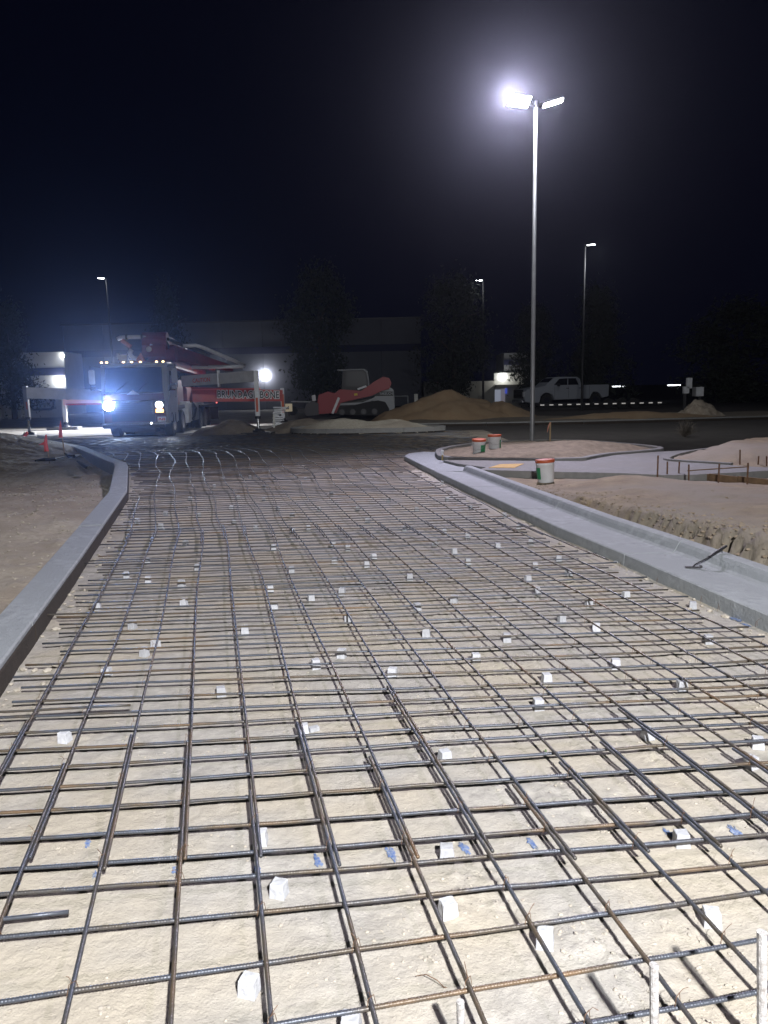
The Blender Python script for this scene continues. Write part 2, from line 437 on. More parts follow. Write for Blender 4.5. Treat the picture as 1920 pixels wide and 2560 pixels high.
def edge_pos(r):
    y = r.uniform(3.5, 16)
    if r.random() < .5: x = lerp_path(LK, y) + abs(r.gauss(0, .12)) + .03
    else: x = lerp_path(RK, y) - abs(r.gauss(0, .10)) - .02
    return (x, y, base_h(x, y) + .008)
scatter('gravel', 520, edge_pos, .004, .03, mat('pale_clod', (0.55, 0.51, 0.45), .95, vscale=20, color2=(0.4, 0.36, 0.3)), 5)

# ------------------------------------------------------------------ soil beside the kerbs
def strip(name, path, side, offs, hf, material, **k):
    """heightfield strip that follows a kerb path; side -1 = left"""
    n = len(path); vs = []
    for i, p in enumerate(path):
        a = path[max(0, i - 1)]; b = path[min(n - 1, i + 1)]
        dx, dy = b[0] - a[0], b[1] - a[1]; L = math.hypot(dx, dy); nx, ny = -dy / L, dx / L
        if side > 0: nx, ny = -nx, -ny
        for o in offs:
            w = min(1, max(0, o - 1.5) / 3)
            ax, ay = nx * (1 - w) + side * w, ny * (1 - w)
            x, y = p[0] + ax * o, p[1] + ay * o
            vs.append((x, y, hf(x, y, o, p[1])))
    m = len(offs)
    fs = [(i * m + j, i * m + j + 1, (i + 1) * m + j + 1, (i + 1) * m + j) for i in range(n - 1) for j in range(m - 1)]
    me = bpy.data.meshes.new(name); me.from_pydata(vs, [], fs); me.update()
    me.polygons.foreach_set('use_smooth', [True] * len(me.polygons))
    return tag(link_mesh(name, me, material), **k)
def left_h(x, y, o, py):
    near = .10 if py < 11 else max(-.16, .10 - (py - 11) * .055)
    if py > 19: near = min(.0, -.16 + (py - 19) * .02)
    z = near + .05 * min(1, o) + .07 * max(0, fbm(x * .35, y * .35, 3)) * min(1, o)
    # the mound beside the far outrigger pad
    d = math.hypot((x + 12.2) / 2.6, (y - 22.5) / 2.6); z += .62 * math.exp(-d * d)
    d = math.hypot((x + 16.0) / 3.0, (y - 26.0) / 3.0); z += .45 * math.exp(-d * d)
    z += .022 * fbm(x * 2.2, y * 2.2, 3) + .030 * abs(fbm(x * 5, y * 5, 4)) + .010 * fbm(x * 15, y * 15, 3)
    if o < .24: z = min(z, .06)
    return z
lp = sub_path([p for p in LKs], .07)
offs = [.1, .2] + [.26 + .06 * i for i in range(40)] + [2.75 + .14 * i for i in range(14)] + [4.4 + .5 * 1.22 ** i for i in range(18)]
strip('soil', lp, -1, offs, left_h, soil_grey, kind='structure')
RKb = [(x + .69 * math.cos(.17), y + .69 * math.sin(.17)) for x, y in RK]
def right_h(x, y, o, py):
    bank = max(0.0, min(.24, (10.8 - py) * .05)) if py > 0 else .3
    edge = .15 + .035 * nz(x * 3, y * 3) + .05 * nz(x * 11, y * 11)
    crack = max(0, .10 - abs(nz(x * 4.2 + .8 * nz(x * 9, y * 9), y * 4.2, 3))) * 2.2 * max(0, .4 + nz(x * 2.3, y * 2.3, 8)) + max(0, nz(x * 17, y * 17, 6) - .25) * .25
    t = max(0, min(1, (o - edge + .03) / .17)); t = t * t * (3 - 2 * t)
    lo = .10 if py < 11 else .0
    top = .17 + bank + .07 * fbm(x * .5, y * .5, 3) * min(1, o) + .02 * fbm(x * 3, y * 3, 3) + .028 * abs(fbm(x * 5, y * 5, 4))
    if py > 10.5:
        top = .17 - min(1, (py - 10.5) / 2) * .13
        top += .16 * math.exp(-((x - 3.9) / .9) ** 2 - ((y - 11.9) / .7) ** 2) + .02 * fbm(x * 2, y * 2, 3)
    z = lo + (top - lo) * t
    if .1 < o < .7: z += .03 * fbm(x * 14, y * 14, 3) * min(1, bank * 6)
    if o < .9: z -= min(.9, crack * 5.5) * bank * (1 - o / .9) ** 2 * (1 if o > .06 else 0)
    return z
rp = sub_path(RKb, .045, 3.6, 13.3); rp += [(1.80, 13.6)]
offs = [-.12, -.02, .02] + [.05 + .035 * i for i in range(18)] + [.72 + .09 * i for i in range(20)] + [2.6 + .28 * 1.12 ** i for i in range(22)]
strip('soil', rp, 1, offs, right_h, soil, kind='structure')

def ls_pos(r):
    y = r.uniform(3.5, 16) if r.random() < .8 else r.uniform(16, 24); o = .32 + abs(r.gauss(0, 1.6)); x = lerp_path(LKs, y) - o
    return (x, y, left_h(x, y, o, y) + .0)
scatter('gravel', 3600, ls_pos, .004, .030, mat('soil_clod', (0.40, 0.37, 0.31), .95, vscale=14, color2=(0.30, 0.27, 0.23)), 8)
def rs_pos(r):
    y = r.uniform(4, 12.5); o = .8 + abs(r.gauss(0, 1.8)); x = lerp_path(RKb, y) + o
    if r.random() < .5: o = r.uniform(.12, .8); x = lerp_path(RKb, y) + o
    return (x, y, right_h(x, y, o, y))
scatter('gravel', 5200, rs_pos, .004, .034, mat('soil_clod_b', (0.31, 0.255, 0.19), .95, vscale=14, color2=(0.22, 0.175, 0.125)), 9)
# ------------------------------------------------------------------ left kerb
lk = empty('concrete_kerb', (0, 0, 0), label='long pale concrete kerb along the left side of the rebar bed', cat='kerb')
full = sub_path(LKs, .3)
cuts = [-4, 1.2, 5.1, 9.0, 12.9, 16.6, 20.3, 24.5, 29.5]
prof_l = [(-.28, -.30), (-.28, .135), (-.265, .15), (-.012, .15), (0, .138), (0, -.05)]
for i, (a, b) in enumerate(zip(cuts, cuts[1:])):
    seg = [p for p in full if a < p[1] < b]
    seg = [(lerp_path(LKs, a + .011), a + .011)] + seg + [(lerp_path(LKs, b - .011), b - .011)] if b < 29 else [(lerp_path(LKs, a + .011), a + .011)] + seg
    dz = (0, .004, -.002, .003, 0, -.003, 0, 0)[i]
    sweep('kerb_segment', [(x, y, dz) for x, y in seg], prof_l, conc, lk)
    if a < 16: 
        sweep('expansion_board', [(x, y, 0) for x, y in seg if y < 16.5], [(.003, -.02), (.003, .118 + .004 * (i % 2)), (.016, .118), (.016, -.02)], felt, lk)

# ------------------------------------------------------------------ right kerb and gutter
rk = empty('kerb_and_gutter', (0, 0, 0), label='wide grey concrete gutter with low rolled kerb on the right of the rebar bed', cat='gutter')
full = sub_path(RK, .25)
cuts = [-4, 1.0, 4.3, 6.95, 9.7, 12.0, 14.3]
prof_r = [(0, -.06), (0, .112), (.012, .122), (.30, .112), (.45, .100), (.495, .104), (.52, .125), (.545, .175), (.565, .203), (.59, .212), (.67, .212), (.69, .20), (.69, -.2)]
for i, (a, b) in enumerate(zip(cuts, cuts[1:])):
    seg = [(lerp_path(RK, a + .010), a + .010)] + [p for p in full if a < p[1] < b] + [(lerp_path(RK, b - .010), b - .010)]
    sweep('gutter_segment', seg, prof_r, conc, rk)
for px, py in ((1556, 1400), (1391, 1322), (1283, 1272)):
    p = P(px, py, .03)
    b = MB(); rg = random.Random(int(px))
    for k in range(5): b.ball((p.x - .03 + rg.uniform(-.06, .05), p.y + rg.uniform(-.06, .06), .012), rg.uniform(.015, .035), 6, (1.3, 1.2, .5))
    o = b.build('mortar_lump', block_m); tag(o, {1556: 'white mortar spill at the gutter joint nearest the edging tool', 1391: 'white mortar spill at the middle gutter joint', 1283: 'white mortar spill at the gutter joint farthest up the bed'}[px], 'mortar spill', 'mortar spills along the gutter')

# corner apron, sidewalk, islands
def slab(name, poly, z0, z1, material, parent=None, bevel=.008, **k):
    o = MB().prism(poly, z0, z1, 'z').build(name, material, parent, bevel=bevel)
    return tag(o, **k)
apron = [(1.0, 14.31), (.72, 16.2), (.50, 17.75), (.62, 18.45), (1.0, 18.87), (1.5, 18.6), (1.55, 17.6), (1.26, 16.1), (1.50, 15.2), (1.95, 14.45), (1.68, 14.31)]
slab('gutter_apron', apron, -.3, .118, conc, rk)
walk = [(1.51, 15.25), (1.28, 16.08), (4.0, 15.24), (4.55, 15.9), (5.0, 16.4), (5.94, 16.9), (6.9, 17.25), (7.5, 17.45), (6.9, 16.95), (6.3, 16.3), (5.65, 15.28), (5.60, 14.9), (5.94, 14.56), (6.8, 13.45), (9.5, 13.3), (9.5, 12.9), (6.6, 12.95), (5.2, 12.60), (4.70, 12.62), (4.11, 13.03), (2.75, 13.60), (1.77, 14.05), (1.96, 14.46)]
walk_o = slab('sidewalk', walk, -.3, .165, conc2, kind='structure')
slab('tactile_paving', [tuple(P(*q, .17)[:2]) for q in ((1222, 1169), (1250, 1160.5), (1310, 1159), (1286, 1169.5))], .1655, .172, yellow, bevel=0,
     label='yellow tactile warning patch set into the sidewalk ramp', cat='paving')
isl = [(1.23, 16.1), (1.2, 17.6), (1.35, 18.9), (2.43, 20.5), (3.44, 20.96), (4.74, 21.1), (5.6, 20.4), (6.46, 18.6), (6.6, 17.5), (5.94, 16.95), (5.0, 16.5), (4.5, 16.0), (4.0, 15.3)]
isl_s = smooth_poly(isl, 2)
ik = empty('island_kerb', (0, 0, 0), label='low concrete kerb ringing the soil island around the lamp pole', cat='kerb')
# ring cut into segments
ring = list(reversed(isl_s)); n = len(ring); rot = 0
for a in range(0, n, 7):
    seg = [ring[(a + t) % n] for t in range(8)]
    zz = .21
    sweep('kerb_segment', [(x, y, 0) for x, y in seg], [(0, -.1), (0, zz - .012), (-.012, zz), (-.13, zz), (-.14, zz - .012), (-.14, -.1)], conc2, ik)
def mound(name, poly, z0, hf, step, material, **k):
    xs = [p[0] for p in poly]; ys = [p[1] for p in poly]
    X = arange(min(xs) - step, max(xs) + step, step); Y = arange(min(ys) - step, max(ys) + step, step)
    idx = {}; vs = []; fs = []
    keep = {}
    for j, y in enumerate(Y):
        for i, x in enumerate(X):
            ins = inside((x, y), poly); d = pdist((x, y), poly)
            if ins or d < step * 1.5:
                idx[(i, j)] = len(vs); vs.append((x, y, z0 + (hf(x, y, d) if ins else -min(.2, d * .8))))
    for (i, j) in list(idx):
        q = [(i, j), (i + 1, j), (i + 1, j + 1), (i, j + 1)]
        if all(t in idx for t in q): fs.append([idx[t] for t in q])
    me = bpy.data.meshes.new(name); me.from_pydata(vs, [], fs); me.update()
    me.polygons.foreach_set('use_smooth', [True] * len(me.polygons))
    return tag(link_mesh(name, me, material), **k)
def isl_h(x, y, d):
    m = .17 * math.exp(-((x - 4.3) / 1.5) ** 2 - ((y - 17.6) / 1.3) ** 2)
    return min(1, d / .7) * (.10 + m) + .03 * fbm(x * 1.5, y * 1.5, 3) + .035 * abs(fbm(x * 4, y * 4, 3)) - .02
mound('island_soil', isl_s, .13, isl_h, .09, soil_isl, kind='structure')
ri = [(5.70, 15.2), (6.1, 14.62), (6.85, 13.55), (12, 13.35), (14, 15), (13, 19), (9.45, 18.7), (7.6, 17.4), (6.9, 16.85), (6.3, 16.1)]
ri_s = smooth_poly(ri, 2)
mound('island_soil', ri_s, .12, lambda x, y, d: min(1, d / .9) * (.22 + .10 * math.exp(-((x - 8) / 2) ** 2 - ((y - 16) / 1.5) ** 2)) + .05 * fbm(x * 1.1, y * 1.1, 4) + .05 * abs(fbm(x * 3.5, y * 3.5, 3)), .1, soil, kind='structure')
rr = empty('island_kerb', (0, 0, 0), label='curved concrete kerb around the tip of the bare soil island beyond the rods', cat='kerb')
arc = [(9.5, 18.75), (8.6, 18.1), (7.6, 17.35), (6.9, 16.8), (6.25, 16.05), (5.72, 15.2), (5.72, 14.95), (6.0, 14.62), (6.5, 14.05)]
sweep('kerb_segment', smooth_poly(arc, 2, closed=False), [(0, -.1), (0, .20), (.12, .20), (.12, -.1)][::-1], conc2, rr)

# form boards at the right
fb = empty('form_board', (0, 0, 0), label='long brown timber form board on the soil below the rusty rods', cat='form board')
a, c = P(1707, 1193, .06), P(1925, 1219, .06)
dv = (c - a).normalized()
for i in range(3):
    p0 = a + dv * (c - a).length / 3 * i; p1 = a + dv * ((c - a).length / 3 * (i + 1) - .02)
    m_ = (p0 + p1) / 2; b = MB().box((m_.x, m_.y, .10 + .01 * i), ((p1 - p0).length, .04, .13), rz=math.atan2(dv.y, dv.x)); b.build('board', wood, fb)
fb2 = MB().box(tuple((P(1720, 1184, .12) + P(1870, 1174, .12)) / 2), ((P(1720, 1184, .12) - P(1870, 1174, .12)).length, .04, .12), rz=math.atan2(*(P(1870, 1174, .12) - P(1720, 1184, .12)).yx)).build('form_board', wood)
tag(fb2, 'shorter timber form board lying against the edge of the pale sidewalk', 'form board')
rods = [(1644, 1197, 1142), (1669, 1195, 1156), (1696, 1193, 1157), (1723, 1203, 1164), (1796, 1201, 1162), (1868, 1212, 1162), (1850, 1168, 1128), (1895, 1170, 1143), (1917, 1171, 1143)]
wd = ['first rusty rod standing left of the others beside the sidewalk end', 'second rusty rod from the sidewalk end, shorter than its neighbour',
      'third rusty rod from the sidewalk end, standing on pale concrete', 'fourth rusty rod, standing where the form board begins',
      'fifth rusty rod, alone before the middle of the form board', 'sixth rusty rod, leaning slightly in front of the form board',
      'tall rusty rod on the soil island behind the form board', 'rusty rod on the soil island, second from the frame edge', 'rusty rod on the soil island at the very edge of the picture']
for (px, yb, yt), w in zip(rods, wd):
    p = P(px, yb, .10); h = (yb - yt) / (F_PX / math.hypot(p.x, p.y)); b = MB()
    lx = random.uniform(-.02, .02)
    zb = .05 if px < 1840 else .25
    b.tube([(p.x, p.y, zb - .2), (p.x + lx, p.y, .10 + h)], .014, 8)
    tag(b.build('steel_rod', rust), w, 'rod', 'rusty form rods along the far sidewalk')

# ------------------------------------------------------------------ rebar mat
R_BAR = .0068
mat_root = empty('rebar_mat', (0, 0, 0), label='large tied grid of brown ribbed steel bars covering the road bed', cat='rebar mat')
def bar_tube(name, pts, r=R_BAR, ribs=None, n=7):
    """pts: dense list of Vectors; ribs=(y0,y1) keeps real ribs where that close to the camera"""
    out = []; rs = []
    L = 0
    for a, b in zip(pts, pts[1:]):
        d = (b - a).length
        near = ribs is not None and min(a.y, b.y) < ribs
        if near:
            k = max(1, int(d / .0032))
            for i in range(k):
                out.append(a.lerp(b, i / k)); ph = (L + d * i / k) % .0092
                rs.append(r - .0002 if ph < .0055 else r + .0008)
        else:
            out.append(a); rs.append(r)
        L += d
    out.append(pts[-1]); rs.append(rs[-1])
    b = MB(); b.tube(out, rs, n)
    me = bpy.data.meshes.new(name); me.from_pydata(b.v, [], b.f); me.update()
    me.polygons.foreach_set('use_smooth', [True] * len(me.polygons))
    return link_mesh(name, me, steel, mat_root)
def long_x(k, Y):
    x = -1.035 + .272 * k - .222 * (Y - 2.52)
    a = .012 + .010 * max(0, Y - 4) + (.02 * max(0, min(6, Y - 12)))
    a = min(a, .12)
    x += a * (1.1 * nz(k * 5.1, Y * .30) + .28 * nz(k * 3.3 + 9, Y * .7))
    # the lines spread a little where the road widens
    if Y > 9: x += (k - 6) * .010 * (Y - 9) - 0.00 * (Y - 9)
    if Y > 20.5: x -= .20 * (Y - 20.5) ** 1.75
    return x
def bar_z(x, y): return .060 + .007 * nz(x * .8, y * .8, 2) + base_h(x, y) * .3
def right_lim(Y):
    if Y < 14.3: return lerp_path(RK, Y) - .05
    if Y < 17.75: return lerp_path([(1.0, 14.3), (.5, 17.75)], Y) - .05
    return 5.0 if Y < 20 else 3.2
LAPS = [3.45, 3.40, 2.92, 3.50, 3.15, 3.95, 2.95, 3.1, 3.3, 3.6, 3.2]
for k in range(-4, 28):
    breaks = [.75, 2.52 + .06 * nz(k * 2.7, 1) + .03 * (k % 3), 8.3 + .5 * nz(k * 1.3, 4), 14.1 + .6 * nz(k, 7), 20.1 + .5 * nz(k, 9), 29.0]
    lap = .80
    for s, (a, b_) in enumerate(zip(breaks, breaks[1:])):
        y0 = a - (.12 if s == 1 else 0); y1 = b_ + (lap if s < 4 else 0)
        if s == 0: y1 = LAPS[k % len(LAPS)]
        off = .020 * (s % 2) - (.004 * s); pts = []
        st = .09 if y0 < 9 else .2
        for Y in arange(y0, y1, st):
            x = long_x(k, Y) + off
            lk_x = lerp_path(LKs, Y)
            if x < lk_x + .22 or x > right_lim(Y) - .12: continue
            if pts and abs(pts[-1].x - x) > 1.2: break
            pts.append(Vector((x, Y, bar_z(x, Y) + R_BAR * 2 + .004 * (s % 2))))
        if len(pts) > 3 and pts[-1].y > pts[0].y + .4:
            bar_tube('long_bar', pts, ribs=4.2 if pts[0].y < 4 else None)
Ys = [1.36, 1.56, 1.735, 1.96, 2.185, 2.375, 2.51, 2.69, 2.89, 3.08, 3.26, 3.42, 3.61, 3.78, 3.96, 4.17]
def cross_slope(Y):
    T = [(1.3, .235), (1.56, .20), (1.75, .205), (1.96, .175), (2.19, .12), (2.4, .087), (3.3, .078), (3.9, .05), (40, .05)]
    for (a, u), (b, v) in zip(T, T[1:]):
        if Y <= b: return u + (v - u) * (Y - a) / (b - a)
rg = random.Random(11)
while Ys[-1] < 28.6: Ys.append(Ys[-1] + (.195 if Ys[-1] < 17 else .24) * rg.uniform(.86, 1.14))
for i, Yc in enumerate(Ys):
    sl = cross_slope(Yc) + (rg.uniform(-.006, .006) if Yc < 16 else rg.uniform(-.03, .03))
    # Yc is given at x = xc on the sight line
    xc = -.40 - (Yc - 1.97) * .16
    bow = rg.uniform(-.02, .02) if Yc > 3 else rg.uniform(-.006, .006)
    def yat(x): return Yc + sl * (x - xc) + bow * math.sin((x - xc) * .7) + .004 * nz(x * 2, i * 3.3)
    x0 = lerp_path(LKs, Yc - .3) + rg.choice([.05, .12, .2, .3]) + rg.uniform(0, .15); x0 = lerp_path(LKs, yat(x0)) + .05 + rg.random() ** 2 * .26
    x1 = right_lim(yat(right_lim(Yc))) - .02 - (rg.random() ** 2) * .25
    if Yc > 22: x0 = max(x0, -13)
    if Yc < 4.4: pass
    pts = []
    st = .12 if Yc < 8 else .25
    for t in range(int((x1 - x0) / st) + 1):
        x = x0 + t * st; y = yat(x); pts.append(Vector((x, y, bar_z(x, y) + (.0 if Yc < 12 else .006 * nz(x * .6, i * 7.7)))))
    bar_tube('cross_bar', pts, ribs=4.4 if Yc < 4.4 else None, n=6)
    # a few bars are lapped with a second one at the kerb
    if i % 9 == 4 and Yc < 16:
        q = [Vector((p.x - .18, p.y + .03 + .03 * (p.x - x0), p.z + .012)) for p in pts[:max(5, int(1.0 / st))]]
        bar_tube('cross_bar', q, n=6)
# tie wire twists at crossings near the camera
b = MB(); rg = random.Random(21)
for i, Yc in enumerate(Ys):
    if Yc > 7.5: break
    for k in range(-2, 22):
        if (i + k) % 3 and rg.random() > .12: continue
        xc = -.40 - (Yc - 1.97) * .16
        x = long_x(k, Yc); y = Yc + cross_slope(Yc) * (x - xc)
        x = long_x(k, y)
        if x < -2.6 or x > 3: continue
        z = bar_z(x, y); r = .0105
        a = rg.uniform(.4, 1.1)
        b.tube([(x - .012, y - .012, z - .006), (x - .006, y - .006, z + .028), (x + .008, y + .008, z + .029), (x + .013, y + .013, z - .004)], .0011, 4)
        ex = rg.uniform(-.025, .03); ey = rg.uniform(-.02, .03)
        b.tube([(x, y, z + .029), (x + ex * .5, y + ey * .5, z + .045), (x + ex, y + ey, z + rg.uniform(.035, .06))], .001, 4)
tag(b.build('tie_wire', rust, mat_root), kind='stuff')
# loose wire ends lying on the base
for j, pts in enumerate([[(1040, 2440), (1065, 2436), (1092, 2450), (1110, 2468), (1130, 2473)], [(1022, 2137), (1036, 2133), (1042, 2138)]]):
    q = [P(x, y, .012 + .02 * math.sin(i * 1.1)) for i, (x, y) in enumerate(pts)]
    tag(MB().tube(q, .0013, 5).build('wire_offcut', rust), ['curled tie wire offcut lying on the pale base near the bottom edge', 'short hooked wire offcut beside a bar above the bottom bars'][j], 'wire')

# concrete spacer blocks under the mat
def block_mesh(seed):
    r = random.Random(seed); bm = bmesh.new(); bmesh.ops.create_cube(bm, size=1)
    bmesh.ops.bevel(bm, geom=list(bm.edges), offset=.035, segments=1, affect='EDGES')
    bmesh.ops.subdivide_edges(bm, edges=[e for e in bm.edges if e.calc_length() > .4], cuts=2, use_grid_fill=True)
    for v in bm.verts:
        w = 1 - .12 * (v.co.z + .5)
        v.co.x *= .054 * w; v.co.y *= .050 * w; v.co.z = (v.co.z + .5) * .054
        v.co += Vector((r.uniform(-1, 1), r.uniform(-1, 1), r.uniform(-1, .4))) * .0011
    me = bpy.data.meshes.new('spacer_block'); bm.to_mesh(me); bm.free(); me.materials.append(block_m); return me
bms = [block_mesh(s) for s in range(5)]
k1 = 1920 / 1659.
near_b = [((562, 1806), 'white spacer block beside the doubled bar, left of the blue marks'), ((603, 1918), 'white spacer block just below the blue marks, left of centre'),
          ((538, 2128), 'lowest large white spacer block under the blue-lit bar, left of centre'), ((965, 1840), 'white spacer block beside a dark blue paint mark in the middle'),
          ((968, 1960), 'white spacer block with a black shadow wedge, below the centre paint mark'), ((1177, 2027), 'white spacer block straddled by a long bar, above the short rods'),
          ((1537, 1980), 'white spacer block under the cross bar, above the right pair of short rods'), ((655, 1572), 'broken white spacer block with a chip lying beside it'),
          ((961, 1632), 'white spacer block under the orange rusty bar mid-bed'), ((1399, 1582), 'white spacer block alone on smooth base, right of the weed'),
          ((1472, 1812), 'crumbled white spacer block beside a blue mark at the right'), ((1622, 1646), 'lower of two white spacer blocks near the right edge'),
          ((1637, 1602), 'upper of two white spacer blocks near the right edge'), ((477, 1491), 'white spacer block near the start of the doubled bars, left half'),
          ((758, 2214), 'white spacer block cut off by the bottom edge of the picture'), ((140, 1594), 'flat white spacer block under a crossing at the far left'),
          ((848, 1451), 'white spacer block in the centre, above the rusty cross bars'), ((230, 1449), 'white spacer block near the kerb, beside the leftmost bars')]
far_b = [(682, 1434), (738, 1411), (1163, 1520), (1181, 1465), (1330, 1433), (1473, 1480), (312, 1407), (336, 1389), (286, 1350), (529, 1360), (752, 1334), (921, 1365),
         (1028, 1420), (1095, 1377), (1288, 1353), (1213, 1335), (1272, 1300), (397, 1301), (210, 1307), (593, 1307), (672, 1293), (584, 1271), (739, 1278), (901, 1311), (981, 1294),
         (1160, 1278), (1352, 1285), (1497, 1308), (1530, 1380), (392, 1261), (320, 1253), (273, 1243), (630, 1232), (318, 1212), (723, 1210), (792, 1218), (885, 1248), (1011, 1212),
         (1156, 1223), (1140, 1251), (1228, 1240), (427, 1227), (591, 1184), (401, 1173), (719, 1173), (751, 1185), (807, 1203), (981, 1193), (1147, 1173), (1207, 1207), (1075, 1180),
         (940, 1174), (960, 1149), (875, 1142), (794, 1125), (631, 1115), (666, 1142), (632, 1147), (553, 1141), (411, 1078), (463, 1051), (571, 1052), (840, 1081), (773, 1099), (716, 1067),
         (1017, 1097), (966, 1079), (600, 1099), (500, 1097), (358, 1110), (430, 1113), (505, 1128), (348, 1137), (298, 1128), (1090, 1113), (1120, 1140), (1010, 1160), (900, 1100), (690, 1100),
         (878, 1060), (1050, 1068), (955, 1043), (660, 1035), (540, 1030), (440, 1028), (370, 1062), (515, 1075), (570, 1078)]
gname = 'concrete spacer blocks under the rebar'
for i, ((x, y), lb) in enumerate(near_b):
    p = P(x * k1, y * k1 + 4, .02); o = link_mesh('spacer_block', bms[i % 5], None, loc=(p.x, p.y, base_h(p.x, p.y) - .001), rot=(0, 0, random.uniform(-.35, .45)))
    tag(o, lb, 'spacer block', gname)
    if 'broken' in lb: tag(MB().box((p.x + .05, p.y + .03, base_h(p.x, p.y) + .012), (.05, .03, .022), rz=.5).build('block_chip', block_m), 'flat chip broken off a white spacer block, left of centre', 'block chip')
bands = ['small white spacer block in the middle stretch of the bed', 'tiny white spacer block at the dark far end']
for i, (x, y) in enumerate(far_b):
    p = P(x * k1, y * k1, .03); o = link_mesh('spacer_block', bms[i % 5], None, loc=(p.x, p.y, base_h(p.x, p.y) + (.005 if p.y > 6.5 else -.001)), rot=(0, 0, random.uniform(-.5, .5)))
    o.scale = (1.0, 1.0, 1.12)
    lx_ = (x * k1 - lerp_path([(P(0, 0, 0).x, 0)] * 1 + [(0, 1), (0, 2)], 1)) if 0 else p.x
    l_, r_ = lerp_path(LKs, p.y), right_lim(p.y); q_ = (p.x - l_) / (r_ - l_)
    across = ['close to the left kerb', 'left of the middle', 'centrally placed', 'right of the middle', 'close to the gutter'][max(0, min(4, int(q_ * 5)))]
    along = 'in the nearer stretch' if y > 1330 else ('midway up' if y > 1200 else ('in the upper stretch' if y > 1120 else 'at the far end'))
    tag(o, f'small white spacer block {across}, {along}', 'spacer block', gname)

# blue paint marks on the base
marks = [(190, 1822, .035), (205, 1893, .03), (377, 1882, .03), (557, 1880, .04), (686, 1858, .05), (845, 1845, .055), (1003, 1833, .05), (1148, 1823, .05), (1447, 1803, .05), (1592, 1800, .06), (40, 1912, .02), (1588, 1336, .10), (1612, 1350, .06)]
od = ['second', 'third', 'fourth', 'fifth', 'sixth', 'seventh', 'eighth', 'ninth', 'tenth']
mlab = [f'{w} blue paint dab from the left in the row crossing the lower bed' for w in od] + ['rightmost blue paint dab in the row crossing the lower bed', 'small pale blue dab at the left end of the row of marks', 'upper of two blue paint dabs at the foot of the gutter', 'lower of two blue paint dabs at the foot of the gutter']
for j, (x, y, s) in enumerate(marks):
    c = P(x * k1, y * k1, 0); vs = []; nseg = 26; rr_ = random.Random(j)
    for t in range(nseg):
        a = t / nseg * 2 * math.pi; q = s * (.35 + .45 * rr_.random())
        ca, sa = math.cos(a) * q * .5, math.sin(a) * q * 1.25
        xx = c.x + ca - sa * .3; yy = c.y + sa + ca * .1
        vs.append((xx, yy, base_h(xx, yy) + .0045))
    vs.append((c.x, c.y, base_h(c.x, c.y) + .006))
    o = MB().add(vs, [(t, (t + 1) % nseg, nseg) for t in range(nseg)]).build('paint_mark', bluep)
    tag(o, mlab[j], 'paint mark', 'blue layout marks on the base')

# short dowel rods sticking up at the bottom right
def speck():
    m = mat('spattered_rod', (0.30, 0.28, 0.27), .8, vscale=60, color2=(0.62, 0.62, 0.64), bump=.6, bscale=80); return m
for (px, yt, yb, r, lb) in ((1635, 2412, 2680, .011, 'middle cement-spattered rod sticking up at the bottom right'), (1905, 2330, 2640, .012, 'cement-spattered rod at the right edge, tallest of three'), (1151, 2504, 2660, .010, 'short cement-spattered rod cut by the bottom edge near the middle')):
    bp = P(px + 3, yb, 0); h = 0; 
    t = D(px, yt, bp.y)
    tag(MB().tube([(bp.x, bp.y, -.05), (t.x, t.y, t.z - .004), (t.x, t.y, t.z)], [r, r, r * 1.05], 12).build('dowel_rod', speck(), smooth=False), lb, 'rod', 'spattered rods at the bottom')
# little weeds
for j, (x, y) in enumerate(((1180, 1630),)):
    p = P(x * k1, y * k1, 0); b = MB(); r = random.Random(j)
    for t in range(16):
        a = r.random() * 6.28; l = r.uniform(.008, .022)
        q = (p.x + math.cos(a) * l, p.y + math.sin(a) * l, .006 + r.random() * .012)
        b.add([(p.x, p.y, .002), (p.x + (q[0] - p.x) * .6 - math.sin(a) * .005, p.y + (q[1] - p.y) * .6 + math.cos(a) * .005, q[2]), q, (p.x + (q[0] - p.x) * .6 + math.sin(a) * .005, p.y + (q[1] - p.y) * .6 - math.cos(a) * .005, q[2])], [(0, 1, 2, 3)])
    tag(b.build('weed', weed_m), ['tiny green weed on the base between bars, right of centre', 'tiny green weed tucked behind a spacer block, lower right'][j], 'weed')

# ------------------------------------------------------------------ edging tool on the gutter
et = empty('edging_tool', P(1733, 1420, .115), label='steel edging tool with dark grip lying across the gutter', cat='hand tool')
h0 = P(1733, 1420, .115); 
b = MB().box((0, 0, .008), (.13, .045, .006), rz=-.25); b.box((.06, -.015, .016), (.02, .05, .014), rz=-.25); b.build('blade', darkst, et, bevel=.002)
e1 = D(1772, 1393, h0.y + .06) - h0; e2 = D(1816, 1365, h0.y + .16) - h0
MB().tube([(0, 0, .012), (.02, .01, .03), tuple(e1)], .006, 8).build('shank', darkst, et)
MB().tube([tuple(e1), tuple(e1.lerp(e2, .5)), tuple(e2)], [.010, .015, .012], 10).build('grip', blackp, et)
b = MB(); b.tube([tuple(e1.lerp(e2, .75)), tuple(e1.lerp(e2, .8) + Vector((0, .01, -.07)))], .004, 6).build('strap', blackp, et)

